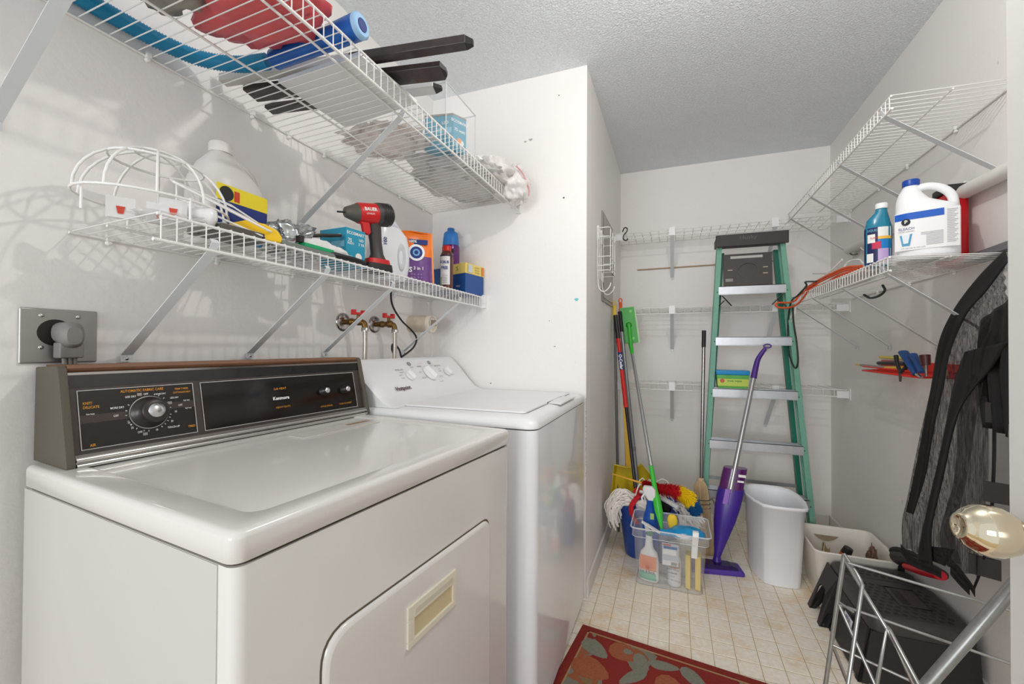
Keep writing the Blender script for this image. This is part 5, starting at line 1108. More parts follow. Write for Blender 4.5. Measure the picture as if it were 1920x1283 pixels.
MB().loft([sring((-.005+.012*k*0, 2.20, z), a, b_, 2.2, 20) for z, a, b_ in ((.262, .010, .010), (.285, .020, .010), (.310, .024, .012), (.330, .018, .010), (.336, .008, .006))]).build('scrubber', mat('scrubber_yellow', (236, 200, 50), .6, bump=.3, bscale=300), label='round yellow scrubber poking out of the clear tub', cat='scrubber')
wsp = thing('wipe_packet', 'bright blue and white packet lying across the top of the clear tub', 'packet', (.06, 2.19, .26))
MB().blob((.060, 2.165, .272), (.078, .050, .026), .12, 2, 61, 18).build('packet', mat('packet_blue', (22, 148, 208), .25, var=.15, vscale=20), wsp)
MB().blob((.045, 2.120, .268), (.045, .012, .014), .3, 4, 62, 12).build('print', mat('packet_white', (232, 236, 240), .3, var=.3, vscale=90), wsp)
MB().strip([(-.06, 2.13, .270), (-.01, 2.12, .278), (.03, 2.125, .27)], (0, .016, .006), (0, 0, .004)).build('flap', MATS['packet_blue'], wsp)
# waste bin
wbn = thing('waste_bin', 'tall white plastic waste bin between the spray mop and the laundry tub', 'waste bin', (.45, 2.54, 0))
def bring(z, k, dx=0):
    # pointed-oval footprint with a crisp front-left corner
    c = V((.468+dx, 2.505, z)); P_ = [(-.060, -.155), (-.02, -.166), (.03, -.168), (.085, -.160), (.108, -.148), (.122, -.06), (.118, .05), (.098, .12), (.06, .150), (.0, .155), (-.06, .145), (-.098, .115), (-.112, .05), (-.108, -.03), (-.088, -.10), (-.068, -.140)]
    return [c+V((q_[0]*k, q_[1]*k, 0)) for q_ in P_]
zh = .395
bnm = mat('bin_white', (238, 239, 242), .38, bump=.1, bscale=300)
MB().loft([bring(.002, .86), bring(.02, .88), bring(.375, 1.02), bring(.380, 1.09), bring(zh, 1.10), bring(zh, 1.04), bring(.37, .99), bring(.03, .84)], smooth=True).build('body', bnm, wbn, bevel=0)
# laundry tub
lt = thing('laundry_tub', 'cream laundry tub with an oval handle hole behind the step stool', 'tub', (.76, 2.48, 0))
crm = mat('tub_cream', (228, 222, 212), .4)
def lq(z, g, w=0): return rrect(.588+g, .905-g, 2.250+g, 2.590-g, .03, z*1.2, 5)
MB().loft([lq(.002, .035), lq(.19, .004), lq(.198, .0), lq(.203, .0), lq(.203, .006), lq(.19, .009), lq(.010, .040)]).build('body', crm, lt)
hz = lambda z: 2.590-.0070-(.228-z)*.165*.80
B = MB()
hp_ = []
for i in range(21):
    t = i/20; x = .665+.110*t; z = .200; hp_.append((x, z))
poly = [(x, hz(z)-.003, z) for x, z in hp_]+[(.665+.110*(1-t), hz(.200-.032*math.sin(math.pi*t)**.7)-.003, .200-.032*math.sin(math.pi*t)**.7) for t in [i/20 for i in range(1, 20)]]
MB().add(poly, [tuple(range(len(poly)))]).build('handle_hole', mat('hole_tan', (160, 140, 116), .7, var=.3, vscale=60), lt)
MB().tube(poly, .0022, 5, closed=True).build('hole_rim', crm, lt)
kn_ = thing('putty_knife', 'tool with an orange and black handle sticking out of the laundry tub', 'tool', (.74, 2.40, .02))
MB().tube([(.705, 2.385, .120), (.738, 2.370, .205)], .017, 12, r1=.021).build('handle', mat('handle_orange_brown', (206, 96, 40), .4), kn_)
MB().tube([(.738, 2.370, .205), (.748, 2.366, .232)], .021, 12, r1=.018).build('socket', black, kn_)
MB().tube([(.705, 2.385, .120), (.685, 2.395, .02)], .010, 8).build('shaft', MATS['tool_steel'], kn_)
for c, r, col_, lab in (((.650, 2.44, .09), (.020, .045, .10), (170, 150, 110), 'crumpled tan and silver packet in the left of the laundry tub'), ((.893, 2.44, .13), (.016, .045, .085), (120, 92, 76), 'brown and clear packet at the right corner of the laundry tub')):
    MB().blob((c[0]+.03*(1 if c[0] < .7 else -1), c[1], c[2]), r, .5, 3, int(c[0]*90), 16, .012).build('packet', mat('packet_%d' % col_[0], col_, .25, .3, var=.5, vscale=40), label=lab, cat='packet')

# ================================================================ STEP STOOLS
stm = mat('stool_black', (58, 55, 53), .45, bump=.3, bscale=250); std = mat('stool_dark', (36, 34, 34), .5)
def stool(x0, x1, y0, y1, h, label, panel=False):
    t = thing('step_stool', label, 'step stool', ((x0+x1)/2, (y0+y1)/2, 0))
    R0 = rrect(x0, x1, y0, y1, .03, h-.055, 5); R1 = rrect(x0, x1, y0, y1, .03, h-.014, 5); R2 = rrect(x0+.006, x1-.006, y0+.006, y1-.006, .03, h-.004, 5); R3 = rrect(x0+.014, x1-.014, y0+.014, y1-.014, .026, h, 5)
    top = MB().loft([R0, R1, R2, R3]).build('top', stm, t)
    B = MB(); nx, ny = int((x1-x0-.05)/.024), int((y1-y0-.05)/.024)
    for i in range(nx):
        for j in range(ny):
            cx_, cy_ = x0+.035+i*.024+(.012 if j % 2 else 0), y0+.035+j*.024
            if cx_ > x1-.03 or (panel and abs(cx_-(x0+x1)/2-.02) < .05 and abs(cy_-(y0+y1)/2-.02) < .07): continue
            B.add([(cx_+.009*math.cos(math.pi*k/3), cy_+.009*math.sin(math.pi*k/3), h+.0008) for k in range(6)], [tuple(range(6))])
    B.build('grip_pads', mat('stool_pad', (44, 41, 40), .7), top, kind='stuff')
    fl = .045 if panel else .075
    for sx_, sy_ in ((0, 0), (1, 0), (0, 1), (1, 1)):
        cx_ = x1-.006 if sx_ else x0+.006; cy_ = y1-.008 if sy_ else y0+.008; dx = (1 if sx_ else -1); dy_ = (1 if sy_ else -1)
        ox_ = min(dx*fl, XR-.014-cx_) if dx > 0 else dx*fl
        w, d = .055, .012
        # two plates forming an L leg
        B = MB()
        B.hexa([(cx_+ox_, cy_+dy_*fl*.3, .0), (cx_+ox_-dx*.030, cy_+dy_*fl*.3, .0), (cx_+ox_-dx*.030, cy_+dy_*fl*.3-dy_*d, .0), (cx_+ox_, cy_+dy_*fl*.3-dy_*d, .0)], [(cx_, cy_, h-.055), (cx_-dx*w, cy_, h-.055), (cx_-dx*w, cy_-dy_*d, h-.055), (cx_, cy_-dy_*d, h-.055)])
        B.hexa([(cx_+ox_, cy_+dy_*fl*.3, .0), (cx_+ox_-dx*d, cy_+dy_*fl*.3, .0), (cx_+ox_-dx*d, cy_+dy_*fl*.3-dy_*.030, .0), (cx_+ox_, cy_+dy_*fl*.3-dy_*.030, .0)], [(cx_, cy_, h-.055), (cx_-dx*d, cy_, h-.055), (cx_-dx*d, cy_-dy_*w, h-.055), (cx_, cy_-dy_*w, h-.055)])
        lg = B.build('leg', std, t)
        if dx < 0: MB().lathe([(.013, 0), (.015, .006), (.012, .016)], (cx_+ox_+.012, cy_+dy_*fl*.3-dy_*.014, 0), n=14).build('rubber_foot', black, lg)
    if panel:
        cx_, cy_ = (x0+x1)/2+.02, (y0+y1)/2+.02
        MB().tube([(cx_-.045, cy_-.065, h+.001), (cx_+.045, cy_-.065, h+.001), (cx_+.045, cy_+.065, h+.001), (cx_-.045, cy_+.065, h+.001)], .002, 4, closed=True).build('flap_outline', black, top)
        MB().box((cx_-.030, cy_-.045, h+.0003), (cx_-.006, cy_+.045, h+.0012)).build('flap_slot', black, top)
    return t
sA = stool(.635, .915, 2.105, 2.240, .222, 'smaller black step stool with an arched opening by the laundry tub')
sB = stool(.630, .915, 1.800, 2.085, .236, 'larger black step stool with a textured top behind the wire rack', True)
MB().prism([(.566, 2.098, 0), (.598, 2.098, 0), (.628, 2.098, .115), (.645, 2.098, .132), (.72, 2.098, .135), (.72, 2.098, .208), (.640, 2.098, .208), (.628, 2.098, .195)], (0, .006, 0)).build('side_panel', std, sA, bevel=.002)
MB().add([(.562, 2.090, 0), (.562, 2.120, 0), (.592, 2.132, .11), (.600, 2.150, .128), (.600, 2.195, .128), (.592, 2.212, .11), (.562, 2.224, 0), (.562, 2.255, 0), (.632, 2.240, .205), (.632, 2.105, .205)], [tuple(range(10))]).build('side_panel', std, sA, solid=.005)
MB().hexa([(.600, 1.785, .01), (.915, 1.785, .01), (.915, 1.795, .01), (.600, 1.795, .01)], [(.633, 1.800, .180), (.912, 1.800, .180), (.912, 1.808, .180), (.633, 1.808, .180)]).build('side_panel', std, sB)
MB().hexa([(.592, 1.80, .01), (.600, 1.80, .01), (.600, 2.07, .01), (.592, 2.07, .01)], [(.628, 1.82, .180), (.636, 1.82, .180), (.636, 2.06, .180), (.628, 2.06, .180)]).build('side_panel', std, sB)
quad(MB(), (.607, 1.93, .135), (0, -1, 0), V((.2, 0, 1)), .075, .030, 0).build('sticker', mat('sticker_white', (214, 220, 226), .4), sB)
text('99 lb', (.606, 1.93, .137), (0, -1, 0), V((.2, 0, 1)), .020, navy, sB, bold=.02)

# ================================================================ RIGHT LOWER SHELF ITEMS
ZR = 1.4315
bj = thing('bleach_jug', 'big white bleach jug with a blue cap on the right shelf', 'jug', (.765, 1.765, ZR))
c = (.768, 1.765); jx, jn = facing(c)
def bs(z, a, b_, dx=0, p=3): return sring(V((c[0], c[1], z))+jx*dx, a, b_, p, 32, ux=jx, uy=jn)
jm = mat('bleach_white', (238, 239, 241), .28)
MB().loft([bs(ZR, .068, .052), bs(ZR+.006, .076, .060), bs(ZR+.015, .078, .062), bs(ZR+.155, .078, .062), bs(ZR+.166, .075, .059), bs(ZR+.180, .062, .052, -.014, 2.4), bs(ZR+.200, .042, .040, -.032, 2.2), bs(ZR+.225, .030, .030, -.038, 2), bs(ZR+.242, .022, .022, -.037, 2), bs(ZR+.252, .020, .020, -.036, 2)]).build('body', jm, bj)
MB().lathe([(.022, 0), (.0225, .018), (.021, .021)], V((c[0], c[1], ZR+.250))-jx*.036, n=28).build('cap', mat('cap_royal_blue', (14, 66, 160), .35), bj)
hb_ = [V((c[0], c[1], 0))+jx*q_[0]+UP*(ZR+q_[1]) for q_ in ((-.030, .238), (.004, .242), (.036, .228), (.058, .200), (.064, .160))]
MB().tube(smoothpath(hb_, 6), .0125, 12).build('handle', jm, bj)
fr0 = lambda x, z, o=.0: V((c[0], c[1], ZR+z))+jx*x+jn*(.0622+.0012+o-max(0, abs(x)-.045)*.35)
def fl_(x0, x1, z0, z1, m_, nm, o=0):
    return MB().grid(lambda i, j: fr0(x0+(x1-x0)*i, z0+(z1-z0)*j, o), 12, 1).build(nm, m_, bj)
fl_(-.074, .074, .030, .152, mat('label_paper', (240, 240, 240), .4), 'label'); fl_(-.074, .040, .128, .150, mat('label_blue', (20, 90, 190), .4), 'blue_stripe', .0008)
MB().lathe([(.011, 0), (.0105, .0006)], fr0(-.047, .121, .0012), jn, 24).build('emblem', ink, bj); text('P', fr0(-.047, .121, .0022), jx, UP, .015, inkw, bj, bold=.03)
text('BLEACH', fr0(-.046, .099, .001), jx, UP, .011, navy, bj, sx=.95); text('ULTRA SCENTED', fr0(-.046, .090, .001), jx, UP, .005, MATS['grey_print'], bj)
MB().add([fr0(-.062, .080, .0012), fr0(-.032, .082, .0012), fr0(-.038, .044, .0012), fr0(-.056, .044, .0012)], [(3, 2, 1, 0)]).build('picture_print', mat('picture_blue', (90, 160, 200), .5), bj)
MB().add([fr0(-.057, .080, .0020), fr0(-.037, .081, .0020), fr0(-.042, .052, .0020), fr0(-.053, .052, .0020)], [(3, 2, 1, 0)]).build('picture_print', mat('picture_pale', (226, 236, 240), .5), bj)
B = MB()
for k in range(9):
    z = .080-.0048*k
    B.add([fr0(-.012+.012*(k > 1), z, .001), fr0(.038, z, .001), fr0(.038, z+.0024, .001), fr0(-.012+.012*(k > 1), z+.0024, .001)], [(0, 1, 2, 3)])
for k in range(20):
    z = .142-.0052*k; B.add([fr0(.046, z, .001), fr0(.070-.004*(k % 3), z, .001), fr0(.070-.004*(k % 3), z+.0022, .001), fr0(.046, z+.0022, .001)], [(0, 1, 2, 3)])
B.build('fine_print', mat('fine_grey', (186, 188, 192), .5), bj)
text('9 FL OZ (121 FL OZ) 3.57L', fr0(-.030, .036, .001), jx, UP, .005, MATS['grey_print'], bj)
bb_ = thing('cleaner_bottle', 'teal cleaner bottle with a white cap and colourful label left of the bleach jug', 'bottle', (.680, 1.845, ZR))
c2 = (.672, 1.850); kx, kn2 = facing(c2)
def b2s(z, a, b_, dx=0): return sring(V((c2[0], c2[1], z))+kx*dx, a, b_, 2.6, 26, ux=kx, uy=kn2)
MB().loft([b2s(ZR, .034, .026), b2s(ZR+.01, .038, .029), b2s(ZR+.135, .038, .029), b2s(ZR+.165, .032, .026), b2s(ZR+.190, .018, .017, .008), b2s(ZR+.205, .015, .014, .010)]).build('body', mat('teal_bottle', (12, 120, 150), .2, coat=.4), bb_)
MB().lathe([(.018, 0), (.018, .016), (.016, .019)], V((c2[0], c2[1], ZR+.203))+kx*.010, n=20).build('cap', whitep, bb_)
w2 = lambda z0, z1, a0, ang, m_, nm, off=.001: MB().grid(lambda i, j: V((c2[0], c2[1], 0))+kx*(math.sin((i-.5)*ang+a0)*(.0395+off))+kn2*(math.cos((i-.5)*ang+a0)*(.0305+off))+UP*(ZR+z0+(z1-z0)*j), 10, 1).build(nm, m_, bb_)
w2(.008, .135, -.55, 1.1, mat('label_navy2', (26, 34, 84), .35), 'label_left'); w2(.008, .06, .5, 1.0, mat('label_lilac', (196, 170, 214), .4), 'label_low'); w2(.06, .10, .5, 1.0, mat('label_azure', (30, 130, 200), .4), 'label_mid'); w2(.10, .135, .5, 1.0, inkw, 'label_high')
w2(.093, .103, .5, 1.0, mat('label_gold', (240, 190, 80), .4), 'label_band', .0016); w2(.06, .085, -.1, .6, mat('label_crimson', (200, 40, 80), .4), 'label_flash', .002); w2(.082, .112, -.45, .55, inkw, 'label_badge', .0022); w2(.014, .045, -.55, .5, inkw, 'barcode_panel', .0022)
xk = kx; text('LIQUID', V((c2[0], c2[1], ZR+.124))+kn2*.0335-kx*.014, (kx-kn2*-.0), UP, .012, MATS['light_blue_print'], bb_, sx=.7)
text('GLASS', V((c2[0], c2[1], ZR+.098))+kn2*.0345-kx*.012, kx, UP, .009, MATS['label_crimson'], bb_, sx=.7, bold=.02)
rd2 = thing('red_container', 'tall red container with a black lid behind the bleach jug', 'container', (.885, 1.885, ZR))
MB().box((.862, 1.850, ZR), (.920, 1.935, ZR+.245)).build('body', mat('container_red', (190, 14, 26), .35), rd2, bevel=.012)
MB().box((.858, 1.846, ZR+.243), (.922, 1.939, ZR+.268)).build('lid', mat('lid_black', (40, 36, 34), .5), rd2, bevel=.006)
gt_ = MB().hexa([(.885, 1.500, ZR), (.928, 1.500, ZR), (.928, 1.838, ZR), (.885, 1.838, ZR)], [(.905, 1.500, ZR+.034), (.930, 1.500, ZR+.034), (.930, 1.838, ZR+.022), (.905, 1.838, ZR+.022)])
gt_.build('grey_case', mat('case_grey', (104, 106, 110), .5), label='flat dark grey case against the wall at the near end of the right shelf', cat='case')
rp_ = thing('rolled_blind', 'long white rolled blind leaning along the right wall between the shelves', 'blind', (.91, 2.15, 1.66))
MB().tube([(.905, 1.40, 1.660), (.905, 2.86, 1.690)], .023, 16, flat=1.0).build('roll', mat('roll_white', (222, 220, 214), .5), rp_)
MB().tube([(.905, 1.398, 1.660), (.905, 1.408, 1.660)], .021, 14).build('end', mat('roll_end', (190, 184, 172), .6), rp_)
for yy in (1.9, 2.6): MB().tube(smoothpath([(.931, yy, 1.72), (.915, yy, 1.66), (.890, yy, 1.636), (.874, yy, 1.65)], 4), .0035, 6).build('holder_hook', white_wire, rp_)
# cords on the shelf
orm = mat('cord_orange', (222, 88, 34), .5); wcm = mat('cord_white', (232, 230, 226), .45)
oc = thing('extension_cord', 'bundle of orange extension cord looped along the right shelf', 'cord', (.68, 2.3, ZR))
B = MB()
rg = random.Random(12)
for k in range(7):
    dz = .003+.010*(k % 4)*.9; dx = .012*(k % 3)+rg.uniform(-.004, .004)
    B.tube(smoothpath([(.665+dx, 1.93+.01*k, ZR+.006+dz*.6), (.655+dx*1.3, 2.08, ZR+.010+dz), (.650+dx, 2.25, ZR+.010+dz), (.652+dx*1.4, 2.42, ZR+.008+dz), (.640+dx, 2.58, ZR+.006+dz*.5)], 6), .0052, 6)
B.build('coil', orm, oc)
l0 = [(.640, 2.56, ZR+.014), (.612, 2.60, ZR-.012), (.60, 2.62, ZR-.035), (.585, 2.69, ZR-.040), (.545, 2.725, ZR-.035), (.530, 2.728, ZR-.045), (.545, 2.727, ZR-.062), (.59, 2.69, ZR-.066), (.612, 2.60, ZR-.05), (.630, 2.50, ZR-.0), (.645, 2.42, ZR+.014)]
MB().tube(smoothpath(l0, 6), .0050, 6).build('loop', orm, oc)
wc = thing('looped_cable', 'white cord looped over the right shelf and hanging beside the ladder', 'cord', (.66, 2.3, ZR))
MB().tube(smoothpath([pt(1579, 487, X=.72), pt(1560, 506, X=.70), pt(1535, 528, X=.68), pt(1510, 550, X=.645), pt(1490, 575, X=.615), pt(1483, 595, X=.61), pt(1484, 603, X=.612), pt(1490, 590, X=.615), pt(1495, 565, X=.62), pt(1520, 535, X=.66)], 6), .0048, 6).build('loop', wcm, wc)
MB().tube(smoothpath([pt(1576, 513, X=.74), pt(1590, 492, X=.76), pt(1610, 487, X=.78), pt(1619, 495, X=.78)], 6), .0045, 6).tube(smoothpath([pt(1525, 513, X=.70), pt(1560, 512, X=.70), pt(1600, 503, X=.72)], 5), .0045, 6).build('strand', wcm, wc)
bc_ = thing('looped_cable', 'dark cord looped from the right shelf down the side of the ladder', 'cord', (.61, 2.5, 1.2))
MB().tube(smoothpath([pt(1530, 528, X=.64), pt(1510, 529, X=.635), pt(1512, 536, X=.632), pt(1497, 553, X=.605), pt(1484, 565, X=.600), pt(1479, 590, X=.598), pt(1477, 630, X=.598), pt(1480, 665, X=.598), pt(1490, 690, X=.603), pt(1496, 680, X=.608), pt(1494, 645, X=.608), pt(1488, 605, X=.606), pt(1486, 575, X=.606)], 6), .0045, 6).build('loop', mat('cord_dark', (34, 44, 38), .45), bc_)
MB().tube(smoothpath([pt(1620, 553, X=.72), pt(1632, 559, X=.72), pt(1648, 555, X=.72), pt(1659, 545, X=.72), pt(1655, 535, X=.72)], 6), .0045, 6).build('strand', MATS['cord_dark'], bc_)
MB().blob((.700, 2.30, ZR+.006), (.06, .30, .010), .4, 5, 71, 16, ZR).build('folded_sheet', mat('sheet_white', (220, 218, 214), .6), label='folded white sheet under the orange cord on the right shelf', cat='sheet')
# hook on right wall
MB().tube(smoothpath([pt(1600, 463, X=.93), pt(1592, 466, X=.925), pt(1590, 472, X=.915), pt(1598, 478, X=.905), pt(1608, 476, X=.93)], 5), .0035, 6).build('wall_hook', mat('hook_grey', (120, 112, 100), .4, .7), label='small dark hook screwed into the right wall', cat='hook')

# ================================================================ RED TRAY AND TOOLS
rt_ = thing('red_tool_rack', 'red plastic mesh tool rack screwed to the right wall', 'tool rack', (.87, 2.2, 1.04))
rm = mat('rack_red', (222, 42, 30), .35)
tz = 1.045; T0, T1 = 2.14, 1.86   # near/far in Y
tc_ = [V((.929, 2.640, tz+.010)), V((.785, 2.295, tz+.004)), V((.785, 1.865, tz-.010)), V((.929, 1.865, tz-.005))]
tc_ = [V((.930, 2.52, tz)), V((.800, 2.36, tz)), V((.800, 1.88, tz)), V((.930, 1.88, tz))]
B = MB().tube(tc_, .0042, 6, closed=True).tube([p+UP*.018 for p in tc_], .003, 6, closed=True)
for i in range(26):
    y = 1.90+.6*i/25; x0 = .800 if y < 2.36 else .800+(y-2.36)/.16*.13; B.tube([(x0, y, tz), (.930, y, tz)], .0018, 5)
for i in range(4):
    x = .825+.026*i; B.tube([(x, 1.88, tz), (x, 2.36+(x-.80)*1.2, tz)], .0018, 5)
B.build('mesh_tray', rm, rt_); MB().box((.926, 1.88, tz-.004), (.9335, 2.52, tz+.045)).build('back_strip', rm, rt_)
def tool(nm, lab, cat, parts):
    t = thing(nm, lab, cat, parts[0][1][0])
    for pn__, pts_, r_, r1_, m_, fl__ in parts: MB().tube(pts_, r_, 10, r1=r1_, flat=fl__).build(pn__, m_, t)
    return t
tu = lambda u, v, X: pt(u, v, X=X)
ty_ = mat('tool_yellow2', (236, 190, 40), .4); tgry = mat('tool_grey2', (150, 148, 146), .35, .3); tbl = mat('tool_blue', (30, 66, 120), .4)
tool('utility_saw', 'yellow and grey utility knife lying at the far end of the red rack', 'knife', [('yellow_tip', [tu(1606, 684, .82), tu(1616, 685, .82)], .006, .008, ty_, .6), ('grey_handle', [tu(1616, 685, .82), tu(1663, 690, .82)], .010, .011, tgry, .6), ('yellow_end', [tu(1663, 690, .82), tu(1692, 690, .82)], .011, .010, ty_, .6)])
tool('yellow_level', 'flat pale yellow bar lying at the back of the red rack', 'bar', [('bar', [tu(1654, 670, .90), tu(1700, 673, .90)], .014, .014, mat('bar_yellow', (232, 216, 90), .5), .5)])
tool('black_chisel', 'black handled tool lying across the red rack', 'tool', [('handle', [tu(1648, 681, .86), tu(1700, 682, .86)], .010, .012, black, .8)])
tool('black_pliers', 'black handled pliers hooked through the front of the red rack', 'pliers', [('handle', [tu(1680, 667, .80), tu(1682, 682, .798), tu(1688, 697, .797)], .0075, .006, black, 1), ('handle', [tu(1700, 688, .80), tu(1694, 694, .798), tu(1688, 699, .797)], .0075, .006, black, 1), ('jaw', [tu(1688, 699, .797), tu(1688, 716, .797)], .009, .005, mat('jaw_brown', (90, 74, 62), .4, .6), .6)])
tool('blue_pliers', 'pliers with fat blue handles standing in the red rack', 'pliers', [('handle', [tu(1694, 661, .800), tu(1704, 678, .797), tu(1718, 702, .795)], .017, .012, tbl, .6), ('handle', [tu(1712, 665, .806), tu(1720, 680, .803), tu(1728, 698, .80)], .013, .010, tbl, .6), ('jaw', [tu(1720, 702, .795), tu(1728, 708, .795)], .008, .006, chrome, .6)])
tool('screwdriver', 'dark red handled screwdriver standing beside the blue pliers', 'screwdriver', [('handle', [tu(1734, 666, .800), tu(1736, 685, .800)], .015, .013, mat('handle_maroon', (70, 22, 22), .3), 1), ('shaft', [tu(1736, 685, .800), tu(1737, 706, .800)], .004, .004, MATS['tool_steel'], 1)])
tool('wooden_ruler', 'short wooden handle resting in the near end of the red rack', 'tool', [('handle', [tu(1768, 692, .84), tu(1775, 708, .82)], .010, .006, mat('wood_tan', (206, 176, 110), .6), .5)])

# ================================================================ BLACK MESH GARMENT
def netmat(key, alpha_lo, alpha_hi, scale):
    m = mat(key, (26, 23, 24), .7); nt = m.node_tree; b = nt.nodes['Principled BSDF']; tc = [n for n in nt.nodes if n.type == 'TEX_COORD'][0]
    mp = nt.nodes.new('ShaderNodeMapping'); mp.inputs['Scale'].default_value = (1, 1, .06); nt.links.new(tc.outputs['Object'], mp.inputs[0])
    n = nt.nodes.new('ShaderNodeTexNoise'); n.inputs['Scale'].default_value = scale; n.inputs['Detail'].default_value = 6; n.inputs['Roughness'].default_value = .7; nt.links.new(mp.outputs[0], n.inputs['Vector'])
    r = nt.nodes.new('ShaderNodeMapRange'); r.inputs[1].default_value = .38; r.inputs[2].default_value = .62; r.inputs[3].default_value = alpha_lo; r.inputs[4].default_value = alpha_hi
    nt.links.new(n.outputs['Fac'], r.inputs[0]); nt.links.new(r.outputs[0], b.inputs['Alpha']); return m
net = netmat('black_netting', .50, .90, 240); blk_c = mat('black_cloth2', (16, 15, 17), .75, bump=.2, bscale=500)
gm = thing('netting_cover', 'black mesh netting cover with lace trim hanging from the right shelf', 'netting', (.82, 1.75, .45))
def sheet(L_, R_, m_, nm, wav=.010, nu=30, nv=30, kx_=14, solid=0, seed=0):
    """hanging cloth between two edge polylines (pixels surveyed on planes near the wall)"""
    Lp = smoothpath([pt(u, v, X=x) for u, v, x in L_], 6); Rp = smoothpath([pt(u, v, X=x) for u, v, x in R_], 6)
    def g(P_, t): k = t*(len(P_)-1); i = min(int(k), len(P_)-2); return P_[i]+(P_[i+1]-P_[i])*(k-i)
    def f(i, j):
        a, b_ = g(Lp, j), g(Rp, j); p = a+(b_-a)*i
        return p+V((-.7, -.5, 0))*(wav*math.sin(kx_*i+2.5*math.sin(3*j+seed)+seed)*(.4+.6*j))
    return MB().grid(f, nu, nv).build(nm, m_, gm, solid=solid)
# near-wall folds, left dark band, second band, veil
sheet([(1880, 480, .84), (1800, 570, .82), (1768, 620, .80), (1748, 720, .80), (1725, 830, .79), (1705, 930, .79), (1692, 975, .79), (1690, 1025, .79)], [(1892, 600, .80), (1860, 640, .78), (1850, 690, .78), (1850, 780, .78), (1850, 880, .78), (1845, 960, .78), (1840, 1030, .78), (1838, 1085, .78)], net, 'mesh_veil', .014, 60, 40, 40, seed=1)
sheet([(1884, 470, .835), (1835, 520, .825), (1790, 580, .815), (1762, 640, .80), (1748, 720, .795), (1735, 790, .79), (1718, 880, .79), (1700, 960, .79)], [(1890, 490, .825), (1850, 545, .81), (1812, 590, .80), (1782, 660, .795), (1768, 730, .79), (1752, 800, .785), (1736, 890, .785), (1712, 965, .785)], blk_c, 'hem_band', .003, 8, 40, 6, .003)
sheet([(1810, 660, .790), (1790, 720, .785), (1768, 830, .780), (1745, 930, .780), (1726, 1020, .780), (1722, 1050, .78)], [(1890, 640, .775), (1860, 690, .775), (1800, 770, .775), (1768, 900, .775), (1748, 990, .775), (1748, 1060, .775)], blk_c, 'hem_band', .004, 10, 40, 6, .003)
sheet([(1840, 600, .80), (1835, 660, .79), (1838, 720, .785), (1845, 800, .78)], [(1894, 560, .79), (1894, 640, .78), (1894, 720, .775), (1894, 820, .77)], blk_c, 'gathered_cloth', .012, 20, 20, 14, .002)
sheet([(1822, 700, .776), (1800, 780, .775), (1790, 900, .774), (1760, 1000, .774), (1765, 1040, .774)], [(1845, 720, .776), (1830, 800, .775), (1815, 900, .774), (1790, 1000, .774), (1800, 1060, .774)], net, 'mesh_fold', .008, 14, 24, 12, seed=4)
# lace hem: scalloped strip
def lace(pts_, w, nm, seed=0):
    P_ = smoothpath([pt(u, v, X=x) for u, v, x in pts_], 8); B = MB(); acc = 0
    top = [p for p in P_]; n_ = len(top)
    for i in range(n_-1):
        a, b_ = top[i], top[i+1]; d = (b_-a).normalized(); dn_ = V((0, 0, -1)); s = V((-.004, -.002, 0))
        B.add([a, b_, b_+dn_*w*.45, a+dn_*w*.45, a+dn_*w, b_+dn_*w, b_+dn_*(w*.78), a+dn_*(w*.78)], [(0, 1, 2, 3), (7, 6, 5, 4)])
        m0 = (a+b_)/2
        for k in (0, 1):
            q_ = a+(b_-a)*(k*.5+.1); B.add([q_+dn_*w*.44, q_+(b_-a)*.22+dn_*w*.44, q_+(b_-a)*.22+dn_*w*.80, q_+dn_*w*.80], [(0, 1, 2, 3)])
        cc_ = m0+dn_*w; r_ = (b_-a).length*.5; B.add([cc_+d*(r_*math.cos(t))+dn_*(r_*1.3*math.sin(t)) for t in [math.pi*k/6 for k in range(7)]], [tuple(range(7))])
    return B.build(nm, blk_c, gm, solid=.0012)
lace([(1689, 1020, .785), (1705, 1040, .782), (1730, 1052, .78), (1750, 1060, .778), (1765, 1068, .776)], .026, 'lace_hem')
lace([(1752, 1030, .776), (1785, 1050, .775), (1815, 1085, .774), (1828, 1105, .774)], .020, 'lace_hem')
lace([(1782, 1062, .773), (1800, 1082, .772), (1818, 1100, .772)], .022, 'lace_hem')
sheet([(1725, 1022, .784), (1728, 1045, .782)], [(1790, 1030, .776), (1772, 1062, .776)], blk_c, 'hem_corner', .002, 6, 6, 6, .002)
# straps with buckles behind the veil
stp = thing('buckle_strap', 'black webbing strap with square plastic buckles hanging by the door edge', 'strap', (.86, 1.60, .5))
sp_ = [pt(1874, 640, X=.80), pt(1868, 760, X=.80), pt(1866, 880, X=.80), pt(1860, 980, X=.80), pt(1845, 1060, X=.80), pt(1830, 1100, X=.80)]
MB().strip(smoothpath(sp_, 5), (-.012, -.020, 0), (-.004, .003, 0)).build('webbing', blk_c, stp)
bkm = mat('buckle_charcoal', (46, 42, 40), .5)
for u, v in ((1880, 775), (1876, 925), (1846, 1062)):
    p = pt(u, v, X=.792); b = MB(); fx, fn2 = facing(p)
    b.loft([[p+fx*(q_[0]*.030)+UP*(q_[1]*.026)+fn2*o_ for q_ in ((-1, -1), (1, -1), (1, 1), (-1, 1))] for o_ in (0, .010)], smooth=False).build('buckle', bkm, stp, bevel=.002)
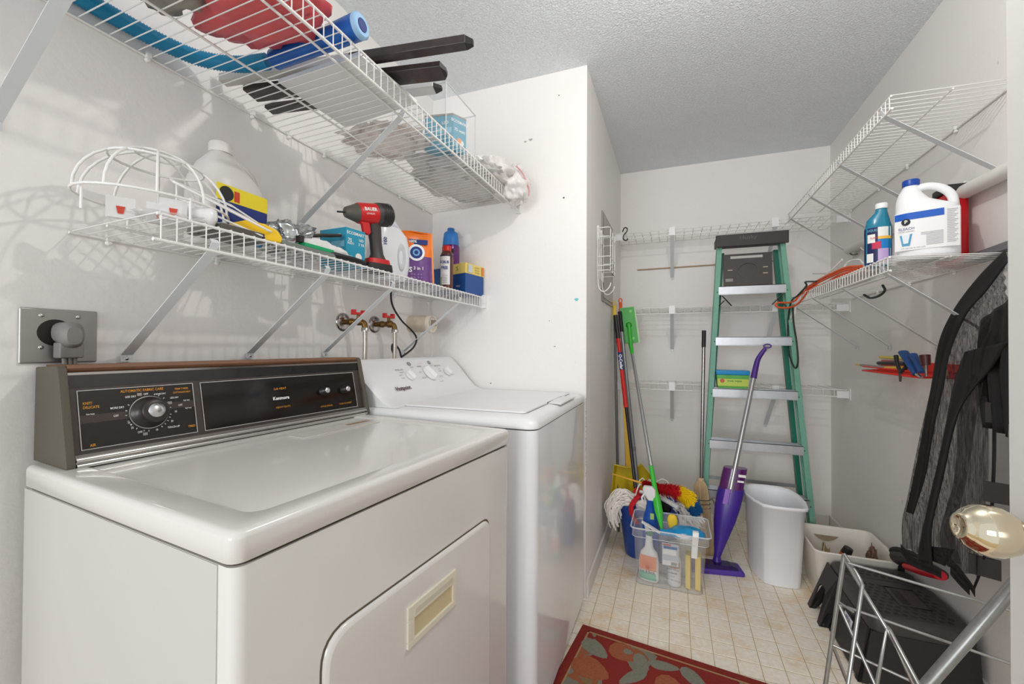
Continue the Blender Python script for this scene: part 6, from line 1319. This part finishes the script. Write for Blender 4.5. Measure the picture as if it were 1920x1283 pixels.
# red and black thing on the floor behind the stools
rs = thing('padded_case', 'red and black padded case lying against the right wall below the netting', 'case', (.87, 1.98, .26))
q0, q1 = pt(1688, 1045, X=.885), pt(1765, 1078, X=.86)
MB().tube(smoothpath([q0, q0+(q1-q0)*.3+V((0, 0, .012)), q0+(q1-q0)*.7+V((0, 0, .006)), q1], 6), .036, 16, r1=.020, flat=.9).build('body', mat('case_black', (34, 28, 30), .45), rs)
MB().tube(smoothpath([q0+V((.0, .02, .012)), q0+(q1-q0)*.25+V((-.004, 0, .030)), q0+(q1-q0)*.6+V((-.004, 0, .030))], 6), .030, 12, r1=.010, flat=.7).build('black_flap', blk_c, rs)
MB().tube(smoothpath([q0+(q1-q0)*.25+V((-.012, -.018, -.016)), q0+(q1-q0)*.6+V((-.012, -.016, -.010)), q1+V((-.006, -.008, 0))], 6), .018, 12, r1=.019, flat=.8).build('red_edge', mat('case_red', (200, 16, 34), .45), rs)
MB().tube([q0+V((.01, .02, -.0)), V((.895, q0.y+.01, .0))], .012, 8).build('stand', blk_c, rs)

# ================================================================ DRYING RACK (foreground)
dk = thing('wire_drying_rack', 'silver wire folding drying rack in the right foreground', 'drying rack', (.42, 1.0, 0))
zn = mat('zinc_wire', (164, 164, 162), .3, .85, var=.12, vscale=80)
R = lambda u, v, y: pt(u, v, Y=y)
B = MB(); Y1, Y2 = 1.02, .96
top = R(1583, 1040, Y1)
lo = top+(R(1566, 1160, Y1)-top)*1.0
zz = R(1548, 1283, Y1); dirv = (zz-top).normalized(); foot = top+dirv*(top.z/-dirv.z)
B.tube([top, foot], .0042, 8)
a2 = R(1617, 1097, Y2); z2 = R(1590, 1283, Y2); dv_ = (z2-a2).normalized(); f2 = a2+dv_*(a2.z/-dv_.z)
B.tube(smoothpath([top, R(1606, 1075, Y2+.02), a2], 3)+[f2], .0034, 8)
B.build('leg_wire', zn, dk)
B = MB()
B.tube([R(1585, 1052, Y1), R(1663, 1180, Y2-.02), R(1700, 1245, Y2-.02)], .0034, 8)
B.tube([R(1573, 1134, Y1-.005), R(1640, 1283, Y2)], .0030, 8); B.tube([R(1562, 1212, Y1), R(1590, 1283, Y1)], .0030, 8)
B.tube([R(1644, 1283, Y2-.02), R(1663, 1178, Y2-.02), R(1712, 1283, Y2-.03)], .0034, 8); B.tube([R(1663, 1176, Y2-.02), R(1668, 1182, Y2-.02), R(1722, 1283, Y2-.06)], .0034, 8)
B.build('brace_wire', zn, dk)
for (u0, v0), (u1, v1), y in (((1590, 1056), (1892, 1145), .99), ((1574, 1134), (1892, 1244), .99), ((1562, 1210), (1720, 1283), .99), ((1574, 1130), (1600, 1148), .985)):
    MB().tube([R(u0, v0, y), R(u1, v1, y-.03)], .0024, 6).build('cross_rod', zn, dk)
tb0, tb1 = R(1890, 1112, .93), R(1740, 1283, .93)
dt = (tb1-tb0).normalized(); MB().tube([tb0-dt*.04, tb0+dt*(tb0.z/-dt.z)], .0095, 12).build('tube_leg', mat('galvanised_tube', (150, 150, 148), .35, .8, var=.2, vscale=120), dk)

# ================================================================ RUG
rgx0, rgx1, rgy1 = XS+.018, .62, 1.742
rg_ = thing('rug', 'red floral rug with a dark red border on the vinyl floor', 'rug', (.1, 1.2, 0), 0)
def rugpt(x, y): return (x, y+.0*(x), 0)
c0r = V((-.350, 1.750, 0)); e1r = (pt(1600, 1362, Z=0)-c0r); 
ra = pt(1093, 1174, Z=0); rb_2 = pt(1430, 1283, Z=0)
rxd = (rb_2-ra).normalized(); ryd = V((rxd.y, -rxd.x, 0))
RW, RL = .78, 1.25
def rp(x, y, z): return ra+rxd*x+ryd*y+UP*z
rug_m = mat('rug_red', (128, 36, 28), .95, bump=.8, bscale=350, var=.3, vscale=90)
rug_in = mat('rug_pile', (158, 62, 44), .95, bump=.8, bscale=350)
# floral pattern as woven colour
nt = rug_in.node_tree; b_ = nt.nodes['Principled BSDF']; tc = [n for n in nt.nodes if n.type == 'TEX_COORD'][0]; old = b_.inputs['Base Color'].links[0].from_socket
n = nt.nodes.new('ShaderNodeTexVoronoi'); n.feature = 'SMOOTH_F1'; n.inputs['Scale'].default_value = 7; n.inputs['Smoothness'].default_value = .4
nn2 = nt.nodes.new('ShaderNodeTexNoise'); nn2.inputs['Scale'].default_value = 9; nn2.inputs['Detail'].default_value = 2
nt.links.new(tc.outputs['Object'], nn2.inputs['Vector'])
mxv = nt.nodes.new('ShaderNodeMix'); mxv.data_type = 'RGBA'; mxv.inputs[0].default_value = .12; nt.links.new(tc.outputs['Object'], mxv.inputs[6]); nt.links.new(nn2.outputs['Color'], mxv.inputs[7]); nt.links.new(mxv.outputs[2], n.inputs['Vector'])
r = nt.nodes.new('ShaderNodeValToRGB'); r.color_ramp.interpolation = 'CONSTANT'; el = r.color_ramp.elements
el[0].position = 0; el[0].color = (lin(128), lin(104), lin(70), 1); el[1].position = .16; el[1].color = (lin(148), lin(86), lin(54), 1)
for p_, c_ in ((.30, (122, 118, 104)), (.40, (130, 36, 28)),): e_ = el.new(p_); e_.color = (lin(c_[0]), lin(c_[1]), lin(c_[2]), 1)
nt.links.new(n.outputs['Distance'], r.inputs[0]); nt.links.new(r.outputs[0], b_.inputs['Base Color'])
th = .007
MB().loft([[rp(0, 0, .0005), rp(RW, 0, .0005), rp(RW, RL, .0005), rp(0, RL, .0005)], [rp(0, 0, th), rp(RW, 0, th), rp(RW, RL, th), rp(0, RL, th)]], smooth=False).build('border', rug_m, rg_, bevel=.002)
MB().loft([[rp(.035, .035, th), rp(RW-.035, .035, th), rp(RW-.035, RL-.035, th), rp(.035, RL-.035, th)], [rp(.036, .036, th+.0012), rp(RW-.036, .036, th+.0012), rp(RW-.036, RL-.036, th+.0012), rp(.036, RL-.036, th+.0012)]], smooth=False).build('field', rug_in, rg_)
tan = mat('rug_tan', (160, 132, 94), .95, bump=.6, bscale=350); gry = mat('rug_grey', (124, 122, 108), .95, bump=.8, bscale=350, var=.25, vscale=150); orr = mat('rug_rust', (150, 84, 54), .95, bump=.6, bscale=350, var=.3, vscale=120)
B = MB()
for a_, b2_ in (((.032, .032), (RW-.032, .038)), ((.032, .032), (.038, RL-.032)), ((RW-.038, .032), (RW-.032, RL-.032))):
    B.loft([[rp(a_[0], a_[1], th+z), rp(b2_[0], a_[1], th+z), rp(b2_[0], b2_[1], th+z), rp(a_[0], b2_[1], th+z)] for z in (0, .0018)], smooth=False)
B.build('inner_line', tan, rg_)
_lz = [0]
def leaf(x, y, L_, w, a, m_, nm='leaf_motif'):
    _lz[0] += .00012; zt = .0018+_lz[0]
    ca, sa = math.cos(a), math.sin(a); pts_ = []
    for i in range(12):
        t = i/12*2*math.pi; u = math.cos(t)*L_; q_ = math.sin(t)*w*(1-.35*math.cos(t)); pts_.append((x+ca*u-sa*q_, y+sa*u+ca*q_))
    MB().loft([[rp(px__, py__, th+z) for px__, py__ in pts_] for z in (.001, zt)], smooth=False).build(nm, m_, rg_)
for q_ in ((.085, .115, .060, .035, .5, gry), (.19, .085, .060, .045, .2, orr, 'flower_motif'), (.20, .075, .018, .014, 0, gry), (.255, .115, .055, .024, 1.2, gry), (.33, .085, .050, .022, -.2, gry), (.43, .10, .060, .026, .7, gry), (.10, .22, .07, .05, .2, orr, 'flower_motif'), (.24, .19, .06, .022, 2.2, gry), (.36, .17, .05, .04, .3, orr, 'flower_motif'), (.50, .17, .05, .022, -.5, gry), (.60, .10, .05, .03, .3, gry)):
    leaf(*q_)
